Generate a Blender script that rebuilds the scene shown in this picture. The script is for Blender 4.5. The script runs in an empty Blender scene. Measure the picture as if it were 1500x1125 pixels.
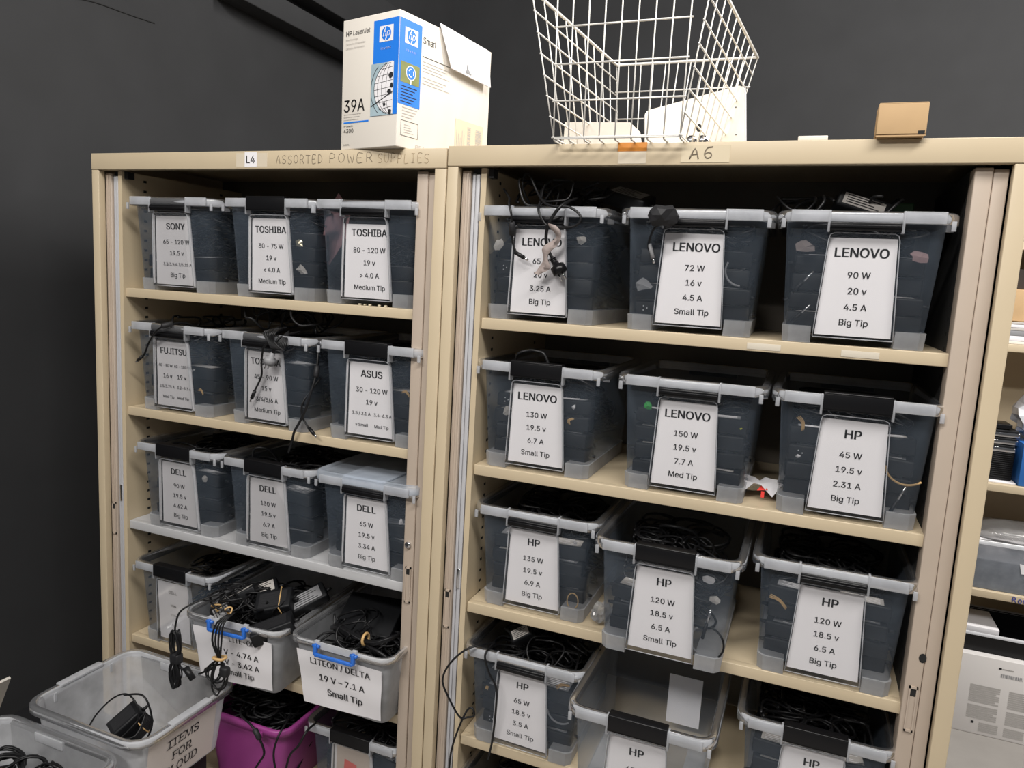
import bpy, bmesh, math, random
from mathutils import Vector, Matrix, Euler
from mathutils.geometry import delaunay_2d_cdt
S = bpy.context.scene
COL = S.collection
R = math.radians
random.seed(7)

# ---------------------------------------------------------------- camera, world, lights, exposure
def place_camera():
    cd = bpy.data.cameras.new('camera'); cam = bpy.data.objects.new('camera', cd); COL.objects.link(cam)
    yaw, pitch, roll = R(21.5432), R(7.9044), R(3.2252)
    f = Vector((-math.sin(yaw)*math.cos(pitch), math.cos(yaw)*math.cos(pitch), -math.sin(pitch)))
    r = Vector((math.cos(yaw), math.sin(yaw), 0)); u = r.cross(f)
    r2 = r*math.cos(roll) + u*math.sin(roll); u2 = -r*math.sin(roll) + u*math.cos(roll)
    m = Matrix(((r2.x, u2.x, -f.x), (r2.y, u2.y, -f.y), (r2.z, u2.z, -f.z))).to_4x4()
    m.translation = (1.711, -1.3728, 1.7211)
    cam.matrix_world = m
    cd.sensor_width = 36; cd.lens = 1081.0/1500*36; cd.clip_start = .02
    S.camera = cam
place_camera()
W = bpy.data.worlds.new('world'); S.world = W; W.use_nodes = True
bg = W.node_tree.nodes['Background']
bg.inputs[0].default_value = (.95, .97, 1, 1); bg.inputs[1].default_value = .10
def area(name, loc, target, sx, sy, power, color=(1, .97, .93)):
    l = bpy.data.lights.new(name, 'AREA'); l.shape = 'RECTANGLE'; l.size = sx; l.size_y = sy
    l.energy = power; l.color = color
    o = bpy.data.objects.new(name, l); COL.objects.link(o); o.location = loc
    o.rotation_euler = (Vector(target)-Vector(loc)).to_track_quat('-Z', 'Y').to_euler()
area('hall_tube_and_fill', (2.15, -1.6, 3.8), (1.2, 0, 1.2), 2.4, .16, 92)
area('hall_tube_and_fill', (0.2, -3.4, 3.9), (.6, 0, 1.0), 2.4, .22, 118)  # added fill light behind the camera, evens out the left cabinet
area('aisle_tube_lamp', (3.5, 1.0, 3.7), (1.7, .8, 1.2), .22, 2.4, 140)
S.view_settings.view_transform = 'Standard'; S.view_settings.look = 'None'
S.view_settings.gamma = 1; S.view_settings.use_curve_mapping = False
S.view_settings.exposure = -.06
S.cycles.transparent_max_bounces = 24
S.cycles.max_bounces = 8

# ---------------------------------------------------------------- materials
MATS = {}
def mat(name, color, rough=.5, metal=0, noise=0, nscale=12, spec=.5, emit=None):
    if name in MATS: return MATS[name]
    m = bpy.data.materials.new(name); m.use_nodes = True; nt = m.node_tree
    b = nt.nodes['Principled BSDF']
    b.inputs['Base Color'].default_value = (*color, 1)
    b.inputs['Roughness'].default_value = rough; b.inputs['Metallic'].default_value = metal
    b.inputs['Specular IOR Level'].default_value = spec
    if noise:
        tc = nt.nodes.new('ShaderNodeTexCoord'); n = nt.nodes.new('ShaderNodeTexNoise')
        n.inputs['Scale'].default_value = nscale; n.inputs['Detail'].default_value = 6
        mx = nt.nodes.new('ShaderNodeMix'); mx.data_type = 'RGBA'
        mx.inputs[6].default_value = (*[c*(1-noise) for c in color], 1)
        mx.inputs[7].default_value = (*[min(1, c*(1+noise)) for c in color], 1)
        nt.links.new(tc.outputs['Object'], n.inputs['Vector']); nt.links.new(n.outputs['Fac'], mx.inputs[0])
        nt.links.new(mx.outputs[2], b.inputs['Base Color'])
    MATS[name] = m
    return m
def frosted(name, amount, color=(.80, .88, 1.0), clear=.92, rough=.25, gloss=.5, edge=.35):
    """translucent polypropylene: clear share, cloudy share and a soft gloss"""
    m = bpy.data.materials.new(name); m.use_nodes = True; nt = m.node_tree; N = nt.nodes; L = nt.links
    N.remove(N['Principled BSDF']); out = N['Material Output']
    tr = N.new('ShaderNodeBsdfTransparent'); tr.inputs[0].default_value = (clear, clear, clear, 1)
    df = N.new('ShaderNodeBsdfDiffuse'); df.inputs[0].default_value = (*color, 1)
    tl = N.new('ShaderNodeBsdfTranslucent'); tl.inputs[0].default_value = (*color, 1)
    ad = N.new('ShaderNodeMixShader'); ad.inputs[0].default_value = .4
    L.new(df.outputs[0], ad.inputs[1]); L.new(tl.outputs[0], ad.inputs[2])
    lw = N.new('ShaderNodeLayerWeight'); lw.inputs[0].default_value = .35
    nz = N.new('ShaderNodeTexNoise'); nz.inputs['Scale'].default_value = 25; nz.inputs['Detail'].default_value = 4
    tc = N.new('ShaderNodeTexCoord'); L.new(tc.outputs['Object'], nz.inputs['Vector'])
    a = N.new('ShaderNodeMath'); a.operation = 'MULTIPLY_ADD'; a.inputs[1].default_value = edge; a.inputs[2].default_value = amount*.6
    L.new(lw.outputs['Facing'], a.inputs[0])
    b = N.new('ShaderNodeMath'); b.operation = 'MULTIPLY_ADD'; b.inputs[1].default_value = amount*.8; b.use_clamp = True
    L.new(nz.outputs['Fac'], b.inputs[0]); L.new(a.outputs[0], b.inputs[2])
    mx = N.new('ShaderNodeMixShader'); L.new(b.outputs[0], mx.inputs[0]); L.new(tr.outputs[0], mx.inputs[1]); L.new(ad.outputs[0], mx.inputs[2])
    gl = N.new('ShaderNodeBsdfGlossy'); gl.inputs['Roughness'].default_value = rough
    fr = N.new('ShaderNodeFresnel'); fr.inputs[0].default_value = 1.45
    g = N.new('ShaderNodeMath'); g.operation = 'MULTIPLY'; g.inputs[1].default_value = gloss; L.new(fr.outputs[0], g.inputs[0])
    m2 = N.new('ShaderNodeMixShader'); L.new(g.outputs[0], m2.inputs[0]); L.new(mx.outputs[0], m2.inputs[1]); L.new(gl.outputs[0], m2.inputs[2])
    L.new(m2.outputs[0], out.inputs[0])
    MATS[name] = m
    return m
cream = mat('cream_metal', (.56, .46, .315), .45, 0, .05, 9)
stile = mat('stone_plastic', (.45, .37, .30), .5, 0, .05, 20)
silver = mat('grey_channel', (.46, .46, .48), .4)
greysh = mat('grey_metal', (.50, .50, .51), .45, 0, .04, 9)
backm = mat('cabinet_back_shaded', (.13, .112, .09), .6, 0, .12, 6)  # beige back toned down: shade inside the compartments put into the colour
black = mat('black_plastic', (.006, .006, .007), .3, spec=.3)
blackm = mat('black_matt', (.010, .010, .012), .6)
cordm = mat('black_cord', (.008, .008, .009), .42, spec=.35)
brickm = mat('adapter_black', (.008, .0085, .010), .5, spec=.3)
wallm = mat('wall_black', (.027, .0275, .0295), .8, 0, .25, 5)
floorm = mat('concrete', (.30, .28, .26), .8, 0, .3, 4)
paper = mat('paper', (.80, .78, .80), .7)
ink = mat('ink', (.012, .012, .014), .7)
cardw = mat('white_card', (.74, .69, .62), .6)
kraft = mat('kraft_card', (.50, .33, .17), .7, 0, .08, 30)
wirew = mat('white_wire', (.78, .76, .72), .35)
whitep = mat('white_plastic', (.80, .75, .64), .4)
blue = mat('blue_print', (.01, .19, .75), .5)
bluec = mat('blue_clip', (.03, .16, .62), .35)
tan = mat('rubber_tan', (.62, .40, .17), .6)
chrome = mat('chrome', (.75, .75, .77), .12, 1)
greylab = mat('rating_grey', (.26, .26, .27), .5)
magenta = mat('magenta_plastic', (.31, .05, .235), .4)
pink = mat('pink_sheet', (.55, .30, .32), .6)
green = mat('green_bit', (.03, .45, .06), .5)
red = mat('red_card', (.75, .05, .04), .5)
pencil = mat('marker_grey', (.20, .165, .12), .8)
pencil2 = mat('marker_faint', (.40, .31, .20), .8)
bluemark = mat('marker_blue', (.05, .06, .30), .7)
tape = mat('masking_tape', (.60, .51, .36), .6)
tapep = mat('pale_tape', (.62, .54, .42), .5)
orange = mat('orange_sticker', (.62, .23, .03), .5)
strapm = mat('beige_strap', (.34, .28, .26), .8)
lightgrey = mat('pale_print', (.48, .45, .42), .7)
darkslot = mat('dark_slot', (.01, .01, .01), .8)
binm = frosted('bin_plastic', .072, (.62, .78, 1.0), edge=.13)
binrail = frosted('bin_rail', .33, (.86, .87, .90), edge=.2)
rimm = frosted('bin_rim', .46, (.88, .90, .95), edge=.25, rough=.16, gloss=.9)
clearm = frosted('clear_pane', .02, edge=.06, rough=.1, gloss=.35)
lidm = frosted('lid_plastic', .34, edge=.2)
greybin = frosted('grey_bin', .52, (.80, .82, .86), edge=.3)
greyrim = frosted('grey_rim', .72, (.86, .87, .90), edge=.3, rough=.2, gloss=.8)
cloudbin = frosted('cloud_bin', .62, (.78, .79, .82), edge=.3)
cloudrim = frosted('cloud_rim', .75, (.76, .77, .80), edge=.2, rough=.22, gloss=.8)
bagm = frosted('bag_film', .25, (.95, .95, .95), edge=.4, rough=.1, gloss=1)

# ---------------------------------------------------------------- mesh helpers
class MB:
    def __init__(s): s.v = []; s.f = []; s.m = []; s.s = []
    def add(s, vs, fs, mi=0, smooth=False, T=None):
        b = len(s.v)
        for p in vs:
            s.v.append(tuple(T @ Vector(p)) if T is not None else tuple(p))
        for f in fs:
            s.f.append(tuple(i+b for i in f)); s.m.append(mi); s.s.append(smooth)
        return s
    def box(s, lo, hi, mi=0, bev=0, T=None):
        if bev <= 0:
            x0, y0, z0 = lo; x1, y1, z1 = hi
            return s.add([(x0,y0,z0),(x1,y0,z0),(x1,y1,z0),(x0,y1,z0),(x0,y0,z1),(x1,y0,z1),(x1,y1,z1),(x0,y1,z1)],
                         [(0,3,2,1),(4,5,6,7),(0,1,5,4),(1,2,6,5),(2,3,7,6),(3,0,4,7)], mi, False, T)
        bm = bmesh.new(); bmesh.ops.create_cube(bm, size=1)
        c = [(a+b)/2 for a, b in zip(lo, hi)]; d = [b-a for a, b in zip(lo, hi)]
        for v in bm.verts: v.co = Vector((v.co.x*d[0]+c[0], v.co.y*d[1]+c[1], v.co.z*d[2]+c[2]))
        bmesh.ops.bevel(bm, geom=bm.edges[:], offset=bev, segments=2, profile=.6, affect='EDGES')
        return s.bm(bm, mi, True, T)
    def bm(s, bm, mi=0, smooth=False, T=None):
        bm.verts.index_update()
        s.add([v.co.copy() for v in bm.verts], [[v.index for v in f.verts] for f in bm.faces], mi, smooth, T); bm.free(); return s
    def tube(s, pts, r, mi=0, n=7, closed=False, sub=4, T=None):
        P = [Vector(p) for p in pts]
        if sub > 1 and len(P) > 2: P = catmull(P, sub, closed)
        k = len(P); vs = []; fs = []
        up = Vector((0, 0, 1)); prev = None
        for i in range(k):
            if closed: t = P[(i+1) % k]-P[i-1]
            else: t = P[min(i+1, k-1)]-P[max(i-1, 0)]
            if t.length < 1e-9: t = Vector((1, 0, 0))
            t.normalize()
            if prev is None:
                a = t.orthogonal().normalized()
            else:
                a = prev-t*prev.dot(t)
                a = a.normalized() if a.length > 1e-6 else t.orthogonal().normalized()
            prev = a; b = t.cross(a)
            rr = r[min(i*len(r)//k, len(r)-1)] if isinstance(r, (list, tuple)) else r
            for j in range(n):
                q = 2*math.pi*j/n; vs.append(P[i]+a*(rr*math.cos(q))+b*(rr*math.sin(q)))
        for i in range(k if closed else k-1):
            i2 = (i+1) % k
            for j in range(n): fs.append((i*n+j, i*n+(j+1) % n, i2*n+(j+1) % n, i2*n+j))
        if not closed: fs += [tuple(range(n-1, -1, -1)), tuple((k-1)*n+j for j in range(n))]
        return s.add(vs, fs, mi, True, T)
    def loft(s, rings, mi=0, smooth=True, cap0=False, cap1=False, T=None):
        n = len(rings[0]); vs = [p for r in rings for p in r]; fs = []
        for i in range(len(rings)-1):
            for j in range(n): fs.append((i*n+j, i*n+(j+1) % n, (i+1)*n+(j+1) % n, (i+1)*n+j))
        s.add(vs, fs, mi, smooth, T)
        if cap0: s.add(rings[0], [tuple(range(n-1, -1, -1))], mi, False, T)
        if cap1: s.add(rings[-1], [tuple(range(n))], mi, False, T)
        return s
    def prism(s, pts, y0, y1, mi=0, T=None):
        """outline in x,z extruded along y"""
        n = len(pts)
        a = [(x, y0, z) for x, z in pts]; b = [(x, y1, z) for x, z in pts]
        s.add(a+b, [tuple(range(n)), tuple(range(2*n-1, n-1, -1))]+[(i, i+n, (i+1) % n+n, (i+1) % n) for i in range(n)], mi, False, T)
        return s
    def text(s, txt, place, cap, width=None, bold=0, mi=1, shear=0, align='C', sx=1):
        """flat lettering; place(u, v) gives the point on the printed surface"""
        vs, fs = glyphs(txt, 0)
        if bold > .003:  # heavier weight: the outline printed again a hair to each side
            d = bold*.75; n = len(vs)
            vs = [(x-d, y) for x, y in vs]+[(x+d, y) for x, y in vs]+vs
            fs = fs+[tuple(i+n for i in f) for f in fs]+[tuple(i+2*n for i in f) for f in fs]
        k = cap/CAP
        w = (max(v[0] for v in vs)-min(v[0] for v in vs))*k*sx if vs else 1
        kx = k*sx
        if width and w > width: kx *= width/w; w = width
        x0 = min(v[0] for v in vs)
        off = {'C': -w/2, 'L': 0, 'R': -w}[align]
        s.add([place((x-x0)*kx+off+shear*y*k, y*k) for x, y in vs], fs, mi, False)
        return s
    def build(s, name, mats, parent=None, loc=None):
        me = bpy.data.meshes.new(name)
        me.from_pydata([tuple(v) for v in s.v], [], s.f)
        if not isinstance(mats, (list, tuple)): mats = [mats]
        for m in mats: me.materials.append(m)
        me.polygons.foreach_set('material_index', s.m); me.polygons.foreach_set('use_smooth', s.s)
        me.update()
        o = bpy.data.objects.new(name, me); COL.objects.link(o)
        if parent: o.parent = parent
        if loc: o.location = loc
        return o
def catmull(P, sub, closed=False):
    out = []; n = len(P)
    for i in range(n if closed else n-1):
        g = (lambda j: P[j % n]) if closed else (lambda j: P[max(0, min(n-1, j))])
        a, b, c, d = g(i-1), g(i), g(i+1), g(i+2)
        for k in range(sub):
            t = k/sub
            out.append(.5*((2*b)+(c-a)*t+(2*a-5*b+4*c-d)*t*t+(3*b-a-3*c+d)*t**3))
    if not closed: out.append(P[-1])
    return out
_G = {}
FONT = None
try:  # the sans face that ships inside Blender, else its built-in one
    FONT = bpy.data.fonts.load(bpy.utils.system_resource('DATAFILES', path='fonts')+'/Inter.woff2')
except Exception:
    FONT = None
def glyphs(txt, bold):
    if (txt, bold) in _G: return _G[(txt, bold)]
    cu = bpy.data.curves.new('lettering', 'FONT'); cu.body = txt; cu.size = 1; cu.resolution_u = 3; cu.fill_mode = 'NONE'
    if FONT: cu.font = FONT
    o = bpy.data.objects.new('lettering', cu); COL.objects.link(o)
    dg = bpy.context.evaluated_depsgraph_get(); dg.update()
    me = bpy.data.meshes.new_from_object(o.evaluated_get(dg))
    c = delaunay_2d_cdt([Vector((v.co.x, v.co.y)) for v in me.vertices], [tuple(e.vertices) for e in me.edges], [], 2, 1e-6)
    E = [(me.vertices[e.vertices[0]].co, me.vertices[e.vertices[1]].co) for e in me.edges]
    def inside(f):   # even-odd test of the triangle's middle against the outlines
        x = sum(c[0][i].x for i in f)/len(f); y = sum(c[0][i].y for i in f)/len(f)
        return sum(1 for a, b in E if (a.y > y) != (b.y > y) and x < a.x+(y-a.y)/(b.y-a.y)*(b.x-a.x)) % 2
    r = ([(v.x, v.y) for v in c[0]], [tuple(f) for f in c[2] if inside(f)])
    bpy.data.objects.remove(o); bpy.data.curves.remove(cu); bpy.data.meshes.remove(me)
    _G[(txt, bold)] = r
    return r
CAP = 1.0
CAP = max(v[1] for v in glyphs('H', 0)[0])
def rring(hx, y0, y1, z, r, n=4):
    """rounded rectangle in x (-hx..hx) and y (y0..y1) at height z"""
    out = []
    for cx, cy, a0 in ((hx-r, y0+r, -90), (hx-r, y1-r, 0), (-hx+r, y1-r, 90), (-hx+r, y0+r, 180)):
        for k in range(n+1):
            a = R(a0+90*k/n); out.append((cx+r*math.cos(a), cy+r*math.sin(a), z))
    return out
def thing(name, label, cat, loc=(0, 0, 0), rz=0, group=None):
    o = bpy.data.objects.new(name, None); o.empty_display_size = .02; COL.objects.link(o)
    o.location = loc; o.rotation_euler = (0, 0, rz)
    return tag(o, label, cat, group)
def tag(o, label, cat, group=None, kind=None):
    o['label'] = label; o['category'] = cat
    if group: o['group'] = group
    if kind: o['kind'] = kind
    return o
def struct(o): o['kind'] = 'structure'; return o
def part_label(o, label): o['label'] = label; return o
def copy_tree(o, parent=None):
    c = o.copy(); COL.objects.link(c)
    if parent: c.parent = parent
    for ch in list(o.children): copy_tree(ch, c)
    return c
def place_at(T): return lambda f: T @ f

# ---------------------------------------------------------------- the room
struct(MB().box((-2.5, -7, -.05), (7, 2.7, 0)).build('floor', floorm))
struct(MB().box((-.45, -3.0, 0), (-.35, 2.7, 4.4)).build('wall_left', wallm))
struct(MB().box((-.35, 2.6, 0), (7, 2.7, 4.4)).build('wall_back', wallm))
g = MB(); g.tube([(-.349, .20, 2.452), (-.349, .30, 2.471), (-.349, .427, 2.477), (-.349, .52, 2.483)], .0018, 0, 5)
struct(g.build('wall_crack_1', darkslot))  # thin dark tube drawn as the crack in the side wall
tag(MB().box((-.35, .78, 2.655), (-.26, 2.59, 2.735), 0, .004).build('cable_trunking', wallm),
    'black trunking rail along the dark side wall, lower of the two', 'rail', 'black rails high on the side wall')
tag(MB().box((-.35, .30, 2.79), (-.26, 2.59, 2.98), 0, .004).build('cable_trunking', wallm),
    'black trunking rail along the dark side wall, upper of the two', 'rail', 'black rails high on the side wall')

# ---------------------------------------------------------------- tambour cabinets
SHA = [1.6495, 1.341, 1.0312, .7071, .395, .09]
SHB = [1.6428, 1.331, 1.0218, .7077, .395, .09]
def cabinet(x0, w, top, shelves, label, left_handle, right_handle, lock=None, hole=None, grey=None):
    c = thing('tambour_cabinet', label, 'cabinet', (x0, 0, 0))
    m = MB()
    m.box((0, 0, top-.0395), (w, .018, top), 0, .0015); m.box((.001, .002, top-.006), (w-.001, .455, top-.0005))
    m.box((0, .001, 0), (.0235, .02, top-.040), 0, .0015); m.box((w-.0265, .001, 0), (w, .02, top-.040), 0, .0015)
    m.box((.0235, .001, 0), (w-.0265, .02, .075))
    m.build('carcass_frame', cream, c)
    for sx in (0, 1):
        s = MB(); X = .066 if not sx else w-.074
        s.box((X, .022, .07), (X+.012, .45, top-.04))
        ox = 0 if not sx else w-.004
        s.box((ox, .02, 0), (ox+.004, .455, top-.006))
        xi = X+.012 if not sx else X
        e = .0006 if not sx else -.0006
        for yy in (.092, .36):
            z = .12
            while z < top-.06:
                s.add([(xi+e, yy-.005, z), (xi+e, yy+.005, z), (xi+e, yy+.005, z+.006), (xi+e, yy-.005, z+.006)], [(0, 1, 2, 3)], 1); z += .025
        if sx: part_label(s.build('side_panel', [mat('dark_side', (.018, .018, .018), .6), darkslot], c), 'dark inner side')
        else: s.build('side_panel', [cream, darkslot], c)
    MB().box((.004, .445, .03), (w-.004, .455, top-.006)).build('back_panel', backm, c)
    MB().box((.046, .03, top-.058), (.090, .05, top-.0405)).build('track_block', blackm, c)
    for i, z in enumerate(shelves):
        s = MB(); s.box((.079, .0285, z-.0225), (w-.075, .045, z), 0, .0015); s.box((.079, .045, z-.004), (w-.075, .44, z-.0002))
        if grey == i: part_label(s.build('shelf', greysh, c), 'light grey shelf')
        else: s.build('shelf', cream, c)
    # rolled back shutters: leading stile and ribbed end on each side
    d = MB(); d.box((.0245, .021, .078), (.043, .06, top-.045), 0, .002)
    for k in range(3): d.box((.026+k*.006, .0198, .078), (.0275+k*.006, .022, top-.046))
    zl = left_handle
    sh = d.build('shutter_stile', stile, c)
    h = MB(); h.box((.028, .0175, zl-.044), (.030, .021, zl+.044)); h.box((.039, .0175, zl-.044), (.041, .021, zl+.044))
    h.box((.028, .0175, zl-.044), (.041, .021, zl-.040)); h.box((.028, .0175, zl+.040), (.041, .021, zl+.044))
    h.box((.030, .0192, zl-.04), (.039, .0196, zl+.026), 0); h.box((.030, .0190, zl+.026), (.039, .0196, zl+.04), 1)
    h.build('recessed_pull', [stile, darkslot], sh)
    g = MB(); g.box((.045, .026, .078), (.052, .05, top-.05), 0, .002); g.box((.0535, .024, .078), (.0625, .05, top-.052), 0, .002)
    gc = g.build('shutter_channel', silver, c)
    k = MB(); k.box((.053, .0215, zl+.05), (.060, .0245, zl+.095), 0, .001); k.build('latch_plate', chrome, gc)
    # right side
    e = MB(); e.box((w-.076, .018, .078), (w-.0505, .06, top-.043), 0, .002)
    re = e.build('shutter_stile', stile, c)
    zr = right_handle; xa, xb = w-.0685, w-.0545
    h = MB(); h.box((xa, .0145, zr-.042), (xa+.0025, .019, zr+.042)); h.box((xb-.0025, .0145, zr-.042), (xb, .019, zr+.042))
    h.box((xa, .0145, zr-.042), (xb, .019, zr-.038)); h.box((xa, .0145, zr+.038), (xb, .019, zr+.042))
    h.box((xa+.0025, .0165, zr-.038), (xb-.0025, .0175, zr+.024)); h.box((xa+.0025, .0162, zr+.024), (xb-.0025, .0175, zr+.038), 1)
    h.build('recessed_pull', [stile, darkslot], re)
    e = MB(); e.box((w-.0495, .0205, .078), (w-.0285, .06, top-.045), 0, .002); e.build('shutter_edge', stile, c)
    if lock:
        l = MB(); ring = []
        for rr, yy in ((.0075, .018), (.0075, .0135), (.006, .012), (.002, .0115)):
            ring.append([(w-.064+rr*math.cos(2*math.pi*q/16), yy, lock+rr*math.sin(2*math.pi*q/16)) for q in range(16)])
        l.loft(ring[::-1], 0, True, True); l.box((w-.0645, .0105, lock-.004), (w-.0635, .0118, lock+.004), 1)
        l.build('lock', [chrome, darkslot], re)
    if hole:
        l = MB(); l.add([(w-.054+.006*math.cos(2*math.pi*q/16), .0174, hole+.0085*math.sin(2*math.pi*q/16)) for q in range(16)], [tuple(range(16))])
        l.build('lock_hole', darkslot, re)
    return c
cabL = cabinet(0, 1.0, 1.98, SHA, 'cream shutter cabinet with handwritten sign and small L4 sticker', 1.032, 1.035, lock=1.128, grey=2)
cabR = cabinet(1.0025, 1.0046, 1.9838, SHB, 'cream shutter cabinet with A6 tape beside the open passage', 1.0, 1.02, hole=1.116)

# stroke lettering for handwriting: each letter in a 0..1 box
STR = {'A': [[(0,0),(.5,1),(.9,0)], [(.2,.4),(.8,.45)]], 'S': [[(.9,.9),(.5,1),(.1,.8),(.3,.55),(.7,.45),(.9,.2),(.5,0),(.05,.1)]],
 'O': [[(.5,1),(.1,.8),(.05,.3),(.4,0),(.85,.2),(.9,.75),(.5,1)]], 'R': [[(.1,0),(.1,1),(.6,1),(.85,.75),(.55,.5),(.1,.5)], [(.45,.5),(.95,0)]],
 'T': [[(.5,0),(.5,1)], [(0,1),(1,.97)]], 'E': [[(.9,1),(.15,1),(.1,0),(.9,.02)], [(.1,.5),(.7,.52)]], 'D': [[(.1,0),(.1,1),(.6,.95),(.9,.6),(.75,.15),(.1,0)]],
 'P': [[(.1,0),(.15,1),(.65,1),(.85,.75),(.6,.5),(.12,.5)]], 'W': [[(0,1),(.25,0),(.5,.7),(.75,0),(1,1)]], 'U': [[(.1,1),(.1,.25),(.45,0),(.85,.2),(.9,1)]],
 'L': [[(.15,1),(.1,0),(.9,0)]], 'I': [[(.5,0),(.5,1)], [(.2,1),(.8,1)], [(.2,0),(.8,0)]], '6': [[(.9,1),(.35,.9),(.1,.4),(.35,0),(.8,.1),(.8,.4),(.45,.5),(.15,.35)], [(.4,.95),(.95,1)]],
 'o': [[(.5,.6),(.1,.4),(.2,0),(.7,0),(.85,.4),(.5,.6)]], 'w': [[(0,.6),(.25,0),(.5,.5),(.75,0),(1,.6)]]}
def hand(m, txt, x, z, w, h, gap, r, y, mi=0, jit=.0012):
    rn = random.Random(txt)
    for ch in txt:
        if ch != ' ':
            dz = rn.uniform(-jit, jit)
            for st in STR[ch]: m.tube([(x+a*w, y, z+dz+b*h) for a, b in st], r, mi, 5, False, 3)
        x += w+gap
m = MB(); hand(m, 'ASSORTED', .575, 1.9515, .0112, .0175, .0048, .0006, -.0002); hand(m, 'POWER', .716, 1.953, .0165, .019, .0068, .0006, -.0002)
part_label(m.build('handwriting', pencil, cabL), 'faded handwriting ASSORTED POWER')
m = MB(); hand(m, 'SUPPLIES', .838, 1.9515, .0115, .0185, .0043, .0006, -.0002)
part_label(m.build('handwriting', pencil2, cabL), 'almost vanished handwriting SUPPLIES')
m = MB(); m.box((.462, -.0006, 1.945), (.55, 0, 1.975)); part_label(m.build('tape_patch', tapep, cabL), 'yellowed clear tape')
m = MB(); m.box((.487, -.0012, 1.945), (.521, -.0006, 1.977)); m.text('L4', lambda u, v: (.504+u, -.0016, 1.953+v), .0165, .024, .004, 1)
part_label(m.build('shelf_sticker', [paper, ink], cabL), 'white sticker reading L4')
m = MB(); m.box((.4665, -.0008, 1.948), (.551, 0, 1.978)); m.v = [(x, y, z) for x, y, z in m.v]
hand(m, 'A', .482, 1.955, .017, .018, .01, .0014, -.0006, 1); hand(m, '6', .506, 1.956, .016, .019, .01, .0014, -.0006, 1)
part_label(m.build('tape_patch', [tape, pencil], cabR), 'masking tape reading A6')
m = MB(); m.box((.352, -.0008, 1.947), (.404, 0, 1.974)); part_label(m.build('tape_patch', tapep, cabR), 'pale tape patch')
m = MB(); m.box((.350, -.0012, 1.969), (.404, 0, 1.9845)); part_label(m.build('orange_sticker', orange, cabR), 'orange sticker folded over the edge')
for a, b in ((.609, .667), (.766, .826)):
    m = MB(); m.box((a, .0278, 1.624), (b, .0284, 1.6355), 0, .0002); part_label(m.build('tape_remnant', mat('tape_white', (.62, .56, .46), .6), cabR), 'torn white tape remnant')

# ---------------------------------------------------------------- bins
BW = .139
def y_front(z): return .003-.012*(z-.02)/.195
BINGROUP = 'clear bins with black clip handles'
PROTO = {}
def bin_parts(root, up, lid=False):
    b = MB()
    rings = [rring(.105, .012, .300, .0205, .012), rring(.112, .003, .310, .026, .016), rring(.1245, -.009, .335, .215, .02)]
    b.loft(rings, 0, True, True); b.build('tub', binm, root)
    for s in (-1, 1):
        r = MB(); pts = [(.066, .0), (.1125, .0), (.1155, .028), (.0655, .028)]
        o = [(s*.0665, .0005), (s*.104, .0005), (s*.1145, .012), (s*.1145, .295), (s*.104, .309), (s*.0665, .309)]
        if s < 0: o = o[::-1]
        lo = [(x*(.985), y, 0) for x, y in o]; hi = [(x*1.002, y-.002 if y < .1 else y, .029) for x, y in o]
        r.loft([lo, hi], 0, False, True, True); r.build('base_rail', binrail, root)
    q = MB()
    prof = [(-.001, .207), (.001, .223), (.003, .2258), (.0125, .2258), (.0158, .222), (.0162, .2065), (.0138, .2065), (.0130, .219), (.002, .219)]
    q.loft([rring(.1245+o, -.009-o, .335+o, z, .02+o) for o, z in prof], 0, True)
    for s in (-1, 1):
        q.box((s*.0565-.002, -.0262, .190), (s*.0565+.002, -.010, .2265), 0, .0008)
        q.box((s*.129-.0035, -.0225, .196), (s*.129+.0035, -.019, .212), 0, .0008)
        q.box((s*.128-.0035, .03, .199), (s*.138, .034, .212), 0, .0008)
        # raised outer bands either side of the clip
        a, c = sorted((s*.0575, s*.118)); q.box((a, -.0264, .2065), (c, -.0235, .2264), 0, .0012)
    q.build('rim', rimm, root)
    h = MB()
    if up:
        h.box((-.0545, -.0285, .199), (.0545, -.0235, .2285), 0, .0016); h.box((-.0545, -.0285, .2262), (.0545, -.006, .231), 0, .0016)
        h.box((-.0545, -.0285, .199), (.0545, -.012, .2035), 0, .0015)
    else:
        h.box((-.0545, -.0275, .1935), (.0545, -.0125, .2075), 0, .002); h.box((-.0535, -.0295, .198), (.0535, -.0270, .203), 0, .001)
    h.build('clip_handle', black, root)
    hb = MB(); hb.box((-.0545, .352, .196), (.0545, .358, .222), 0, .002)
    hb.build('clip_handle', black, root)
    p = MB(); fr = []
    for x, z in ((-.0635, .012), (-.0615, .05), (-.0545, .178), (-.0525, .1865), (-.046, .190), (.046, .190), (.0525, .1865), (.0545, .178), (.0615, .05), (.0635, .012)):
        fr.append((x, y_front(z)-.0035, z))
    PD = .0105
    fr = [(x, y_front(z)-PD, z) for x, y, z in fr]
    for (ax, ay, az), (bx, by, bz) in zip(fr, fr[1:]):   # lip running back to the wall
        p.add([(ax, ay, az), (bx, by, bz), (bx, by+PD-.0003, bz), (ax, ay+PD-.0003, az)], [(0, 1, 2, 3)], 0)
    p.tube(fr, .0009, 0, 6, False, 1)
    p.tube([fr[0], fr[-1]], .0009, 0, 6, False, 1)
    p.add(fr, [tuple(range(len(fr)))], 1)
    p.build('label_pocket', [rimm, clearm], root)
    if lid:
        l = MB(); prof = [(.0165, .213), (.017, .229), (.012, .233), (.004, .233), (.0, .2285)]
        l.loft([rring(.1245+o, -.009-o, .335+o, z, .02+max(o, -.01)) for o, z in prof], 0, True, False, True)
        l.box((-.055, -.022, .2285), (.055, .345, .2335), 0, .002)
        l.build('lid', lidm, root)
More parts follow.
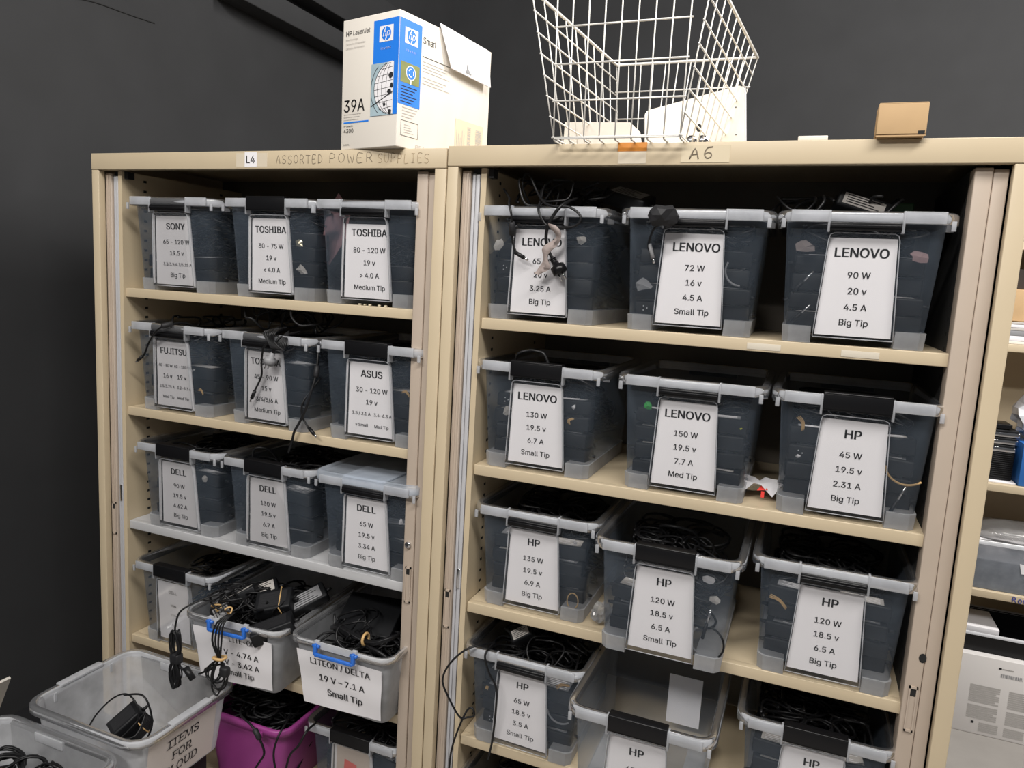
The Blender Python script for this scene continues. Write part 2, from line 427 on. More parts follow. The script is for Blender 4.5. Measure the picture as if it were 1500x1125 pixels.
def make_proto(key):
    r = bpy.data.objects.new('storage_bin', None); r.empty_display_size = .02; COL.objects.link(r)
    bin_parts(r, key == 'up', key == 'lid'); return r
ROWZ = (.158, .1205, .0935, .066, .0395)
def label_mesh(root, rows, shift=0, tilt=0, serif=False, low=False, top=.1825):
    m = MB()
    def pl(u, v, e=.0024):
        if tilt: u, v = u+math.sin(tilt)*(v-.1), v-math.sin(tilt)*u
        return (u, y_front(v)-e, v)
    z0, z1 = (.016, top) if not low else (.022, .185)
    wa, wb = .0605, .0525
    if low: wa, wb = .052, .052
    nz = 6; vs = []; fs = []
    for i in range(nz+1):
        z = z0+(z1-z0)*i/nz; w = wa+(wb-wa)*i/nz
        bend = .0007*math.sin(i*1.7)
        vs += [pl(-w, z, (.0010 if not low else .009)+bend*.3), pl(w, z, (.0010 if not low else .009)+bend*.3)]
    for i in range(nz): fs.append((2*i, 2*i+1, 2*i+3, 2*i+2))
    m.add(vs, fs, 0, True)
    e = .0018 if not low else .0098
    for (txt, cap, wid), z in zip(rows, ROWZ):
        if not txt: continue
        big = cap > .014
        m.text(txt, lambda u, v, z=z: pl(u+shift, z-cap/2+v, e), cap, wid, .03 if big else .014, 1)
    m.build('paper_label', [paper, ink], root)
def H(t, w=.086): return (t, .0152, w)
def N_(t, w=.098): return (t, .0106, w)
def n_(t, w=.104): return (t, .0072, w)
BINS = {}
def storage_bin(key, x, zs, rows, label, up=False, y=.032, rz=0, lid=False, **kw):
    k = 'lid' if lid else ('up' if up else 'down')
    if k not in PROTO: PROTO[k] = make_proto(k); r = PROTO[k]
    else: r = copy_tree(PROTO[k])
    for ch in list(r.children):
        if ch.name.startswith('paper_label'): bpy.data.objects.remove(ch)
    r.location = (x, y, zs+.0008); r.rotation_euler = (0, 0, rz)
    tag(r, label, 'bin', BINGROUP)
    label_mesh(r, rows, **kw); BINS[key] = r
    return r
sb = storage_bin
A, B = SHA, SHB
sb('L11', .243, A[0], [H('SONY'), N_('65 - 120 W'), N_('19.5 v'), n_('3.3/3.9/4.1/6.15 A'), N_('Big Tip')], 'clear bin marked 65 - 120 W, first on the topmost shelf under the L4 sticker', rz=R(2), shift=.008)
sb('L12', .540, A[0], [H('TOSHIBA', .09), N_('30 - 75 W'), N_('19 v'), N_('< 4.0 A'), N_('Medium Tip')], 'clear bin marked 30 - 75 W with a pink sheet poking out behind', up=True, rz=R(-1))
sb('L13', .800, A[0], [H('TOSHIBA', .09), N_('80 - 120 W'), N_('19 v'), N_('> 4.0 A'), N_('Medium Tip')], 'clear bin marked 80 - 120 W 19 v, > 4.0 A, on the topmost shelf', shift=.006, top=.176)
sb('L21', .240, A[1], [H('FUJITSU'), n_('40 - 80 W  60 - 100 W'), N_('16 v    19 v'), n_('2.5/3.75 A   3.2-5.3 A'), n_('Med Tip    Med Tip')], 'clear bin marked 16 v and 19 v with one plug tip hanging over it', shift=.002)
sb('L22', .530, A[1], [H('TOSHIBA', .09), N_('45 - 90 W'), N_('15 v'), N_('3/4/5/6 A'), N_('Medium Tip')], 'clear bin marked 45 - 90 W 15 v, heaped with tangled cords', rz=R(-2))
sb('L23', .820, A[1], [H('ASUS', .07), N_('30 - 120 W'), N_('19 v'), n_('1.5 / 2.1 A   3.4-6.3 A'), n_('v Small      Med Tip')], 'clear bin marked 30 - 120 W, v Small and Med Tip', up=True, y=.03, shift=.004)
sb('L31', .256, A[2], [H('DELL', .06), N_('90 W'), N_('19.5 v'), N_('4.62 A'), N_('Big Tip')], 'clear bin marked 90 W 4.62 A on the grey shelf', up=True, rz=R(1))
sb('L32', .540, A[2], [H('DELL', .062), N_('130 W'), N_('19.5 v'), N_('6.7 A'), N_('Big Tip')], 'clear bin marked 130 W 6.7 A Big Tip on the grey shelf', up=True)
sb('L33', .822, A[2], [H('DELL', .064), N_('65 W'), N_('19.5 v'), N_('3.34 A'), N_('Big Tip')], 'clear bin with a frosted lid marked 65 W 3.34 A', lid=True, y=.028)
sb('L41', .244, A[3], [('DELL', .0085, .03), ('130w', .006, .018), ('19.5v', .006, .02), ('6.7A', .006, .018), ('Big Tip', .006, .026)], 'clear bin with a loose sheet of tiny print below the grey shelf', up=True, y=.03, low=True)
sb('L53', .795, A[4], [], 'clear bin with beige paper and a red card in its label pocket', up=True, y=.045)
sb('R11', 1.199, B[0], [H('LENOVO'), N_('65 W'), N_('20 v'), N_('3.25 A'), N_('Big Tip')], 'clear bin marked 3.25 A Big Tip, overflowing with cords', y=.04, rz=R(-1.5), shift=.004)
sb('R12', 1.500, B[0], [H('LENOVO'), N_('72 W'), N_('16 v'), N_('4.5 A'), N_('Small Tip')], 'clear bin marked 72 W 16 v 4.5 A Small Tip', y=.034, rz=R(2), shift=.006)
sb('R13', 1.782, B[0], [H('LENOVO'), N_('90 W'), N_('20 v'), N_('4.5 A'), N_('Big Tip')], 'clear bin marked 90 W 20 v 4.5 A Big Tip', y=.03, rz=R(1))
sb('R21', 1.214, B[1], [H('LENOVO'), N_('130 W'), N_('19.5 v'), N_('6.7 A'), N_('Small Tip')], 'clear bin marked 130 W 6.7 A Small Tip', up=True, y=.038)
sb('R22', 1.517, B[1], [H('LENOVO'), N_('150 W'), N_('19.5 v'), N_('7.7 A'), N_('Med Tip')], 'clear bin marked 150 W 7.7 A Med Tip', y=.036)
sb('R23', 1.803, B[1], [H('HP', .04), N_('45 W'), N_('19.5 v'), N_('2.31 A'), N_('Big Tip')], 'clear bin marked 45 W 2.31 A Big Tip', up=True, y=.032)
sb('R31', 1.224, B[2], [H('HP', .04), N_('135 W'), N_('19.5 v'), N_('6.9 A'), N_('Big Tip')], 'clear bin marked 135 W 6.9 A Big Tip', y=.044)
sb('R32', 1.511, B[2], [H('HP', .04), N_('120 W'), N_('18.5 v'), N_('6.5 A'), N_('Small Tip')], 'clear bin marked 120 W 18.5 v, Small Tip, pulled forward off its shelf', up=True, y=-.03)
sb('R33', 1.799, B[2], [H('HP', .04), N_('120 W'), N_('18.5 v'), N_('6.5 A'), N_('Big Tip')], 'clear bin marked 120 W 18.5 v 6.5 A Big Tip', y=.03)
sb('R41', 1.224, B[3], [H('HP', .04), N_('65 W'), N_('18.5 v'), N_('3.5 A'), N_('Small Tip')], 'clear bin marked 65 W 3.5 A Small Tip, cord looping out', y=.026, tilt=R(1))
sb('R42', 1.497, B[3], [H('HP', .04), N_('65 W')], 'empty clear bin jutting forward, a grey paper at its rear wall', up=True, y=-.088)
sb('R43', 1.800, B[3], [H('HP', .04)], 'clear bin with only its brand line showing, below the 120 W Big Tip bin', y=.03, up=True)
BINS['R43']['label'] = 'clear bin cut off at the bottom, below the 120 W Big Tip bin'
sb('R51', 1.222, B[4], [], 'clear bin mostly hidden under the lowest visible shelf beside the looping cord', y=.03)
# paper at the rear of the empty bin, paper and red card in the pocket of the low bin
m = MB(); m.add([(.004, .322, .037), (.078, .322, .037), (.078, .3285, .15), (.004, .3285, .15)], [(0, 1, 2, 3)]); m.build('paper_label', paper, BINS['R42'])
lowp = BINS['L53']
m = MB(); m.add([(x, y_front(z)-.0022, z) for x, z in ((-.055, .02), (.05, .02), (.046, .186), (-.045, .186))], [(0, 1, 2, 3)])
m.build('paper_label', mat('beige_paper', (.55, .45, .38), .7), lowp)
m = MB(); m.add([(x, y_front(z)-.003, z) for x, z in ((-.035, .02), (.012, .02), (.01, .142), (-.024, .15))], [(0, 1, 2, 3)])
part_label(m.build('red_card', red, lowp), 'bright red card')

# ---------------------------------------------------------------- power adapters
def cord_pts(rn, n, c, rad, squash=.35):
    a0 = rn.uniform(0, 6.28); return [(c[0]+rad*math.cos(a0+i*1.05)*rn.uniform(.75, 1.1), c[1]+rad*math.sin(a0+i*1.05)*rn.uniform(.75, 1.1), c[2]+rn.uniform(-squash, squash)*rad) for i in range(n)]
APROTO = []
def make_adapter(i, L=.1, Wd=.046, T=.03):
    r = bpy.data.objects.new('power_adapter', None); r.empty_display_size = .02; COL.objects.link(r)
    b = MB(); b.box((-L/2, -Wd/2, -T/2), (L/2, Wd/2, T/2), 0, .004)
    b.box((-L/2-.0001, -Wd/2-.0002, -.0006), (L/2+.0001, Wd/2+.0002, .0006), 0)
    if i % 2:
        for k in range(3): b.tube([(-L/2+.018+.007*(k % 2), -Wd/2-.0008, -.004+.004*k), (-L/2+.018+.007*(k % 2), -Wd/2+.001, -.004+.004*k)], .0013, 1, 6, False, 1)
    b.build('brick', [brickm, paper], r)
    l = MB(); l.box((-L*.36, -Wd*.36, T/2), (L*.36, Wd*.36, T/2+.0005))
    for k in range(5): l.box((-L*.3, -Wd*.28+k*Wd*.13, T/2+.0005), (L*(.28-.09*(k % 3)), -Wd*.24+k*Wd*.13, T/2+.0008), 1)
    l.build('rating_label', [greylab if i != 2 else lightgrey, paper], r)
    c = MB(); c.tube([(L/2, 0, 0), (L/2+.012, 0, 0)], [.0045, .003], 0, 8, False, 1)
    c.build('strain_relief', cordm, r)
    return r
for i, d in enumerate(((.1, .046, .03), (.098, .05, .029), (.102, .044, .03))): APROTO.append([make_adapter(i, *d), False])
def adapter(kind, loc, rot, label, group, scale=None):
    p = APROTO[kind]
    if not p[1]: p[1] = True; r = p[0]
    else: r = copy_tree(p[0])
    r.location = loc; r.rotation_euler = rot; tag(r, label, 'power adapter', group)
    return r
def tangle_mesh(seed, x, y0, y1, z0, z1, n, r=.0026):
    rn = random.Random(seed); m = MB()
    for k in range(n):
        rad = rn.uniform(.022, .05)
        lim = lambda a, lo, hi: max(lo, min(hi, a))
        c = Vector((rn.uniform(-x+.02, x-.02), rn.uniform(y0+.02, y1-.02), rn.uniform(z0+.005, z1-.005)))
        ax = Vector((rn.uniform(-.5, .5), rn.uniform(-.5, .5), 1)).normalized(); u = ax.orthogonal().normalized(); v = ax.cross(u)
        pts = []
        for i in range(9):
            a = i*1.15; q = c+u*(rad*math.cos(a)*(1+.12*i/9))+v*(rad*math.sin(a))+ax*(i*.002)
            pts.append((lim(q.x, -x, x), lim(q.y, y0, y1), lim(q.z, z0, z1)))
        m.tube(pts, r, 0, 5, False, 3)
    return m
TANG = {}
def tangle(variant, b, label, top=False):
    key = variant
    if key not in TANG:
        spec = {0: (1, .1, .10, .30, .03, .165, 70), 1: (2, .1, .10, .30, .03, .17, 70), 2: (3, .098, .02, .28, .165, .205, 24), 3: (4, .095, .06, .28, .165, .2, 16)}[variant]
        o = tangle_mesh(*spec).build('cord_tangle', cordm); TANG[key] = o
    else:
        o = TANG[key].copy(); COL.objects.link(o)
    o.location = b.location; o.rotation_euler = b.rotation_euler
    tag(o, label, 'cords', None, 'stuff'); return o
def WHERE(k):
    return ('first', 'middle', 'last')[int(k[2])-1]+' bin on the '+('topmost', 'second', 'third', 'fourth', 'lowest')[int(k[1])-1]+' shelf of the '+('L4' if k[0] == 'L' else 'A6')+' cabinet'
def fill(key, words, layers=(.0395, .073, .1065, .140), cols=(-1, 1), seed=0, tang=0, toptang=2, side=True):
    b = BINS[key]; rn = random.Random(seed+hash(key) % 7 if False else seed*31+len(words)*7+ord(key[1])*5+ord(key[2]))
    T = Matrix.Translation(b.location) @ b.rotation_euler.to_matrix().to_4x4()
    where = WHERE(key); lab = 'black adapter seen inside the '+where; grp = 'adapters in the '+where
    for li, z in enumerate(layers):
        for cx in cols:
            p = T @ Vector((cx*.0545+rn.uniform(-.002, .002), .049+rn.uniform(-.007, .008), z))
            flip = math.pi if rn.random() < .5 else 0
            adapter(rn.randrange(3), p, (rn.uniform(-.10, .10), rn.uniform(-.04, .04), b.rotation_euler.z+flip+rn.uniform(-.14, .14)), lab, grp)
    if tang is not None: tangle(tang, b, 'cords packed in the rear of the '+where)
    if toptang is not None: tangle(toptang, b, 'cords lying on top in the '+where)
full = (.0395, .073, .1065, .140)
for i, (k, w, ly, co, tt) in enumerate([
    ('L11', '65 - 120 W', full[:2], (-1, 1), 2), ('L12', '30 - 75 W', full, (-1, 1), 2), ('L13', '80 - 120 W', full[:2], (-1, 1), None),
    ('L21', '16 v and 19 v', full[:3], (-1, 1), 2), ('L22', '45 - 90 W', full, (-1, 1), 2), ('L23', '30 - 120 W', full[:3], (-1, 1), 2),
    ('L31', '90 W 4.62 A', full, (-1, 1), 2), ('L32', '130 W 6.7 A Big Tip', full, (-1, 1), 2), ('L33', '65 W 3.34 A', full[:3], (-1, 1), 2),
    ('R11', '3.25 A', full, (-1, 1), 2), ('R12', '72 W', full, (-1, 1), 2), ('R13', '90 W 20 v', full, (-1, 1), 2),
    ('R21', '130 W Small Tip', full, (-1, 1), 3), ('R22', '150 W', full, (-1, 1), None), ('R23', '45 W', full, (-1, 1), 3),
    ('R31', '135 W', full, (-1, 1), 3), ('R32', '120 W Small Tip', full[:3], (-1,), 3), ('R33', '120 W Big Tip', full, (-1, 1), 3),
    ('R41', '65 W 3.5 A Small Tip', full, (-1, 1), 2)]):
    fill(k, w, ly, co, i, i % 2, tt)
for k in ('R43', 'R51', 'L53', 'L41'):
    tangle(1 if k == 'L41' else 0, BINS[k], 'cords packed in the rear of the '+WHERE(k))
    if k in ('R43', 'L53'): tangle(2, BINS[k], 'cords lying on top in the '+WHERE(k))
fill('R43', '', full, (-1, 1), 77, None, None); fill('L53', '', full, (-1, 1), 78, None, None)
for p in APROTO:
    if not p[1]:
        for ch in list(p[0].children): bpy.data.objects.remove(ch)
        bpy.data.objects.remove(p[0])

# small bright odds and ends seen through the bin walls, pressed against the front
def odd(b, kind, x, z, ang=0, mtl=None, label='', ln=.03):
    T = Matrix.Translation(BINS[b].location) @ BINS[b].rotation_euler.to_matrix().to_4x4() @ Matrix.Translation((x, y_front(z)+.0075, z)) @ Matrix.Rotation(ang, 4, 'Y')
    m = MB()
    if kind == 'tie':
        for k in range(3): m.tube([(-ln/2, .001*k, .003*k), (0, 0, .004+.002*k), (ln/2, .001, .002*k-.003)], .0011, 0, 5, False, 3, T)
        return tag(m.build('rubber_tie', mtl or tan), label, 'rubber band')
    if kind == 'ring':
        m.tube([(ln/2*.7*math.cos(a*.6283), 0, ln/2*math.sin(a*.6283)) for a in range(10)], .0013, 0, 6, True, 3, T)
        return tag(m.build('rubber_band', mtl or tan), label, 'rubber band')
    if kind == 'tip':
        m.tube([(-ln/2, 0, 0), (0, 0, 0)], .0032, 0, 8, False, 1, T); m.tube([(0, 0, 0), (ln/2, 0, 0)], .0022, 1, 8, False, 1, T)
        return tag(m.build('plug_tip', [cordm, chrome]), label, 'plug')
    if kind == 'slip':
        rn = random.Random(x*1e3+z*1e4); rim = []
        for k in range(9):
            a = k*.698+rn.uniform(-.2, .2); q = rn.uniform(.62, 1.05)
            rim.append((ln*.55*q*math.cos(a), rn.uniform(-.0015, .0035), ln*.38*q*math.sin(a)))
        n = len(rim)
        m.add([(0, -.002, 0)]+rim+[(px, py+.0008, pz) for px, py, pz in rim], [(0, 1+k, 1+(k+1) % n) for k in range(n)]+[(1+k, 1+n+k, 1+n+(k+1) % n, 1+(k+1) % n) for k in range(n)]+[tuple(range(n, 0, -1)) if False else tuple(range(2*n, n, -1))], 0, False, T)
        return tag(m.build('paper_slip', mtl or paper), label, 'slip')
    if kind == 'arc':
        m.tube([(ln*math.cos(R(a)), .001, ln*math.sin(R(a))) for a in range(190, 320, 20)], .002, 0, 6, False, 3, T)
        return tag(m.build('cable_loop', mtl or greylab), label, 'cable')
odd('R33', 'tie', -.088, .135, R(25), tan, 'tan rubber tie seen through the 120 W Big Tip bin', .036)
odd('R31', 'ring', .088, .042, 0, tan, 'tan rubber band low in the 135 W bin', .034)
odd('R31', 'slip', .086, .172, R(20), paper, 'torn white slip high in the 135 W bin', .012)
odd('R23', 'arc', .092, .115, 0, tan, 'tan cable loop in the 45 W bin', .036)
odd('R23', 'tip', .082, .048, R(-68), None, 'plug tip with bright metal end in the 45 W bin', .07)
odd('R23', 'tie', -.088, .165, R(60), tan, 'tan rubber tie in the 45 W bin', .026)
odd('R23', 'slip', -.085, .105, R(15), paper, 'small white slip in the 45 W bin', .01)
odd('R13', 'tip', -.088, .105, R(-50), None, 'upper plug tip with bright end in the 90 W 20 v bin', .05)
odd('R13', 'tip', -.086, .05, R(-48), None, 'lower plug tip with bright end in the 90 W 20 v bin', .045)
odd('R13', 'slip', .09, .155, R(10), mat('dull_pink', (.34, .22, .22), .7), 'pinkish scrap high in the 90 W 20 v bin', .03)
odd('R13', 'slip', -.09, .165, R(0), mat('dull_beige', (.22, .18, .17), .7), 'beige fabric scrap high in the 90 W 20 v bin', .034)
odd('R12', 'slip', -.09, .085, R(0), greylab, 'pale grey slip in the 72 W 16 v bin', .036)
odd('R12', 'arc', .088, .12, R(40), greylab, 'grey cable loop in the 72 W bin', .028)
odd('R11', 'slip', -.094, .15, R(-62), lightgrey, 'pale paper sliver in the 3.25 A bin', .03)
odd('R11', 'slip', .083, .165, R(5), lightgrey, 'grey slip near the rim of the 3.25 A bin', .024)
odd('R21', 'slip', .075, .145, R(-60), paper, 'white sliver in the 130 W Small Tip bin', .012)
odd('R21', 'tie', .072, .115, R(-70), tan, 'tan tie in the 130 W Small Tip bin', .014)
odd('R21', 'slip', -.07, .12, R(-80), lightgrey, 'grey sliver in the 130 W Small Tip bin', .022)
odd('R22', 'slip', -.078, .166, R(15), green, 'bright green scrap in the 150 W bin', .02)
odd('R22', 'slip', .098, .142, R(0), mat('yellow_bit', (.6, .6, .05), .5), 'tiny yellow scrap in the 150 W bin', .006)
odd('R32', 'slip', .078, .178, R(8), paper, 'white slip high in the 120 W Small Tip bin', .024)
odd('R32', 'slip', .094, .14, R(0), lightgrey, 'grey barcode slip in the 120 W Small Tip bin', .022)
odd('R32', 'arc', .085, .055, R(60), greylab, 'grey cable loop in the 120 W Small Tip bin', .03)
odd('R32', 'arc', .082, .05, R(230), cordm, 'black cable loop in the 120 W Small Tip bin', .034)
odd('R32', 'tip', .082, .09, R(-80), None, 'long bright plug tip in the 120 W Small Tip bin', .06)
odd('R41', 'tie', .088, .175, R(-30), tan, 'tan tie at the corner of the 65 W 3.5 A Small Tip bin', .03)
odd('R41', 'slip', -.086, .125, R(70), tan, 'tan scrap in the 65 W 3.5 A Small Tip bin', .012)
odd('R41', 'arc', .085, .12, R(0), greylab, 'grey cable loop in the 65 W 3.5 A Small Tip bin', .03)
odd('L12', 'slip', .072, .13, R(15), mat('foil', (.6, .55, .4), .3, .7), 'gold foil scrap in the 30 - 75 W bin', .024)
odd('L12', 'slip', .078, .07, R(20), lightgrey, 'grey printed slip in the 30 - 75 W bin', .034)
odd('L21', 'arc', .06, .1, R(90), paper, 'white cable loop in the 16 v and 19 v bin', .016)
odd('L21', 'tie', .075, .06, R(25), tan, 'tan tie in the 16 v and 19 v bin', .018)
odd('L23', 'tie', .085, .12, R(15), tan, 'tan tie in the 30 - 120 W bin', .02)
odd('L31', 'slip', .075, .15, R(-60), lightgrey, 'grey sliver in the 90 W 4.62 A bin', .022)
odd('L32', 'slip', -.072, .08, R(0), paper, 'white clip in the 130 W 6.7 A Big Tip bin', .014)
odd('L33', 'slip', .085, .14, R(-65), paper, 'white sliver in the 65 W 3.34 A bin', .016)
# pink sheet behind the 30 - 75 W bin front
m = MB(); m.add([(.655, .12, 1.75), (.70, .10, 1.735), (.735, .115, 1.80), (.735, .13, 1.865), (.700, .13, 1.905), (.665, .135, 1.86), (.69, .118, 1.80)], [(0, 1, 6), (1, 2, 6), (2, 3, 6), (3, 4, 6), (4, 5, 6), (5, 0, 6)], 0, True)
m.v = [(x-.05, y+.0, z) for x, y, z in m.v]
tag(m.build('pink_sheet', pink), 'crumpled pink sheet poking above the 30 - 75 W bin', 'sheet')

exec_later = []
# ---------------------------------------------------------------- draped cords
def cord(pts, r, label, cat='cable', name='charger_cable', tip=None, ferrite=None, plug=None, mtl=cordm):
    t = thing(name, label, cat, pts[0])
    o = Vector(pts[0])
    P = [Vector(p)-o for p in pts]
    m = MB(); m.tube(P, r, 0, 7, False, 5); m.build('lead', mtl, t)
    if tip:
        a, b = P[-1], P[-2]; d = (a-b).normalized()
        m = MB(); m.tube([a-d*.018, a+d*.004], .0042, 0, 9, False, 1); m.tube([a+d*.004, a+d*.014], .0026, 1, 9, False, 1); m.build('barrel_tip', [cordm, chrome], t)
    if ferrite is not None:
        c = P[ferrite]; d = (P[ferrite+1]-P[ferrite-1]).normalized()
        m = MB(); m.tube([c-d*.014, c-d*.012, c+d*.012, c+d*.014], [.004, .0068, .0068, .004], 0, 10, False, 1); m.build('ferrite_bead', blackm, t)
    return t
cord([(1.103,.060,1.908),(1.129,.030,1.886),(1.139,.005,1.873),(1.149,-.004,1.851),(1.147,.01,1.825),(1.147,.016,1.799),(1.155,.018,1.779),(1.162,.020,1.774),(1.168,.020,1.771)], .0023,
     'black lead with a ferrite bead hanging over the 3.25 A bin', tip=True, ferrite=4)
cord([(1.165,.09,1.86),(1.151,.05,1.903),(1.149,.05,1.927),(1.155,.05,1.936),(1.169,.04,1.928),(1.188,.03,1.898),(1.211,.01,1.876),(1.236,.0,1.868),(1.266,-.003,1.867),(1.289,-.005,1.853),(1.290,-.005,1.839),(1.274,-.003,1.830),(1.242,-.003,1.829),(1.219,0,1.835),(1.204,.0,1.859),(1.197,.03,1.887),(1.195,.05,1.912),(1.206,.06,1.925)], .0025,
     'black cord in a big loop above the 3.25 A bin')
t = cord([(1.262,.06,1.89),(1.253,.0,1.872),(1.236,-.004,1.850),(1.225,.0,1.829),(1.220,.008,1.808),(1.224,.012,1.787),(1.233,.014,1.771)], .0033, 'black mains lead with a three pin plug over the 3.25 A label')
o = Vector((1.262, .06, 1.89)); a = Vector((1.233, .014, 1.771))-o; b = Vector((1.254, .012, 1.742))-o; d = (b-a).normalized()
m = MB(); m.tube([a, a+d*.009, a+d*.018, a+d*.019, a+d*.034, a+d*.036], [.005, .006, .008, .0145, .0155, .012], 0, 10, False, 1)
for k in range(4): m.tube([a+d*(.002+k*.004), a+d*(.0035+k*.004)], .0068, 0, 8, False, 1)
pg = m.build('mains_plug', black, t)
m = MB(); s = d.orthogonal().normalized(); s2 = d.cross(s)
for q in (s*.005+s2*.003, -s*.005+s2*.003, -s2*.006): m.tube([a+d*.035+q, a+d*.050+q], .0016, 0, 6, False, 1)
m.build('pin', chrome, pg)
m = MB(); P = [(1.235,-.006,1.834),(1.247,.002,1.809),(1.222,.006,1.784),(1.222,.009,1.755),(1.203,.011,1.738)]
PP = catmull([Vector(p) for p in P], 5); vs = []; fs = []
for i, p in enumerate(PP):
    w = .0075+.003*math.sin(i*.9); vs += [p+Vector((-w, 0, .002)), p+Vector((w, -.003*math.sin(i*.7), -.002)), p+Vector((w, .0012, -.002)), p+Vector((-w, .0012, .002))]
for i in range(len(PP)-1):
    for j in range(4): fs.append((4*i+j, 4*i+(j+1) % 4, 4*i+4+(j+1) % 4, 4*i+4+j))
m.add(vs, fs, 0, True); tag(m.build('fabric_strap', strapm), 'twisted beige strap hanging over the 3.25 A label', 'strap')
def pile(prefix, c, rx, ry, rz, n, seed, r=.0026, place=''):
    rn = random.Random(seed)
    for k in range(n):
        cx = c[0]+rn.uniform(-rx, rx); cy = c[1]+rn.uniform(-ry, ry); rad = rn.uniform(.025, .045)
        ax = Vector((rn.uniform(-.8, .8), rn.uniform(-.8, .3), .6)).normalized(); u = ax.orthogonal().normalized(); v = ax.cross(u)
        pts = []; a0 = rn.uniform(0, 6)
        for i in range(9):
            q = Vector((cx, cy, c[2]+rn.uniform(0, rz)*.5))+u*(rad*math.cos(a0+i*.85))+v*(rad*math.sin(a0+i*.85))+ax*.004*i
            pts.append((q.x, q.y, min(max(q.z, c[2]-.03), c[2]+rz)))
        m = MB(); m.tube(pts, r*rn.uniform(.8, 1.15), 0, 6, False, 4)
        o = m.build('cable_loop', cordm); tag(o, 'loop of black cable '+prefix, 'cable', 'cable loops '+prefix)
pile('topping the 3.25 A bin', (1.21, .14, 1.885), .10, .08, .04, 11, 3)
pile('topping the 90 W 20 v bin', (1.75, .14, 1.872), .09, .07, .028, 7, 4)
pile('topping the 45 - 90 W bin', (.54, .11, 1.585), .09, .06, .05, 12, 5)
pile('topping the 65 W 3.5 A Small Tip bin', (1.24, .14, .925), .09, .08, .025, 10, 6)
pile('topping the 16 v and 19 v bin', (.26, .15, 1.56), .07, .08, .02, 4, 8)
def loose_adapter(L, Wd, T, loc, rot, label, labm=greylab, top=True, band=False, labside=0):
    t = thing('power_adapter', label, 'power adapter', loc); t.rotation_euler = rot
    m = MB(); m.box((-L/2, -Wd/2, -T/2), (L/2, Wd/2, T/2), 0, .0045); m.build('brick', brickm, t)
    if labside == 0:
        m = MB(); m.box((-L*.38, -Wd*.36, T/2), (L*.38, Wd*.36, T/2+.0006))
        for k in range(5): m.box((-L*.3, -Wd*.28+k*Wd*.13, T/2+.0006), (L*(.28-.09*(k % 3)), -Wd*.24+k*Wd*.13, T/2+.0009), 1)
    else:
        m = MB(); m.box((-L*.4, -Wd/2-.0006, -T*.32), (L*.4, -Wd/2, T*.32))
        for k in range(4): m.box((-L*.34, -Wd/2-.0009, -T*.22+k*T*.14), (L*(.3-.1*(k % 3)), -Wd/2-.0006, -T*.16+k*T*.14), 1)
    m.build('rating_label', [labm, ink], t)
    if band:
        m = MB(); s = .001
        m.tube([(L*.2, -Wd/2-s, -T/2-s), (L*.2, Wd/2+s, -T/2-s), (L*.2, Wd/2+s, T/2+s), (L*.2, -Wd/2-s, T/2+s)], .0016, 0, 6, True, 1)
        m.build('rubber_band', tan, t)
    m = MB(); m.tube([(L/2, 0, 0), (L/2+.014, 0, 0)], [.005, .003], 0, 8, False, 1); m.build('strain_relief', cordm, t)
    return t
loose_adapter(.10, .045, .03, (1.35, .13, 1.897), (R(20), R(15), R(-20)), 'dark grey adapter lying across the rim of the 3.25 A bin')
loose_adapter(.088, .05, .03, (1.775, .10, 1.884), (R(-14), R(17), R(6)), 'adapter with a big white printed label above the 90 W 20 v bin', lightgrey, labside=1)
m = MB(); m.box((-.02, -.012, -.012), (.02, .012, .012), 0, .003); tag(m.build('green_connector', mat('dark_green', (.012, .05, .014), .5), None, (1.845, .16, 1.888)), 'dark green connector behind the white label adapter', 'connector')
loose_adapter(.05, .03, .03, (1.192, .09, .944), (R(35), R(-30), R(25)), 'small grey adapter with a socket on top in the 65 W Small Tip bin', lightgrey)
# crumpled black tape and its lead on the 72 W bin
m = MB(); rn = random.Random(4); bm = bmesh.new(); bmesh.ops.create_icosphere(bm, subdivisions=2, radius=1)
for v in bm.verts: v.co = Vector((v.co.x*.027, v.co.y*.014, v.co.z*.02))*rn.uniform(.72, 1.2)
m.bm(bm, 0, False); t = thing('tape_wad', 'crumpled wad of black tape with a lead on the 72 W bin', 'tape', (1.449, -.022, 1.852))
m.build('wad', blackm, t); m = MB(); m.tube([(0, .004, -.012), (-.018, .02, -.022), (-.028, .032, -.05), (-.022, .034, -.067), (-.017, .034, -.078)], .0022, 0, 7, False, 4)
m.build('lead', cordm, t); m = MB(); m.tube([(-.0265, .033, -.048), (-.018, .034, -.074)], .0038, 0, 8, False, 1); m.tube([(-.018, .034, -.074), (-.0155, .034, -.083)], .0024, 1, 8, False, 1); m.build('barrel_tip', [greylab, chrome], t)
cord([(.264,.08,1.555),(.258,.05,1.571),(.249,0,1.568),(.223,-.008,1.552),(.178,.008,1.517),(.151,.018,1.485),(.129,.020,1.469)], .0024, 'thin lead with a barrel tip hanging over the 16 v and 19 v bin', tip=True, ferrite=2)
cord([(.561,.06,1.582),(.571,0,1.568),(.560,-.006,1.55),(.547,-.004,1.535),(.532,.008,1.499),(.527,.014,1.467),(.507,.016,1.431),(.497,.018,1.413)], .0024, 'lead with a long barrel tip dangling over the 45 - 90 W label', tip=True)
t = cord([(.60,.06,1.575),(.592,-.002,1.564),(.585,-.006,1.545),(.574,-.004,1.528)], .003, 'mains lead with a grey plug over the 45 - 90 W label')
o = Vector((.60, .06, 1.575)); a = Vector((.574, -.002, 1.528))-o; d = Vector((-.45, 0, -.9)).normalized()
m = MB(); m.tube([a, a+d*.014, a+d*.015, a+d*.03], [.005, .0075, .013, .014], 0, 10, False, 1); pg = m.build('mains_plug', greylab, t)
m = MB()
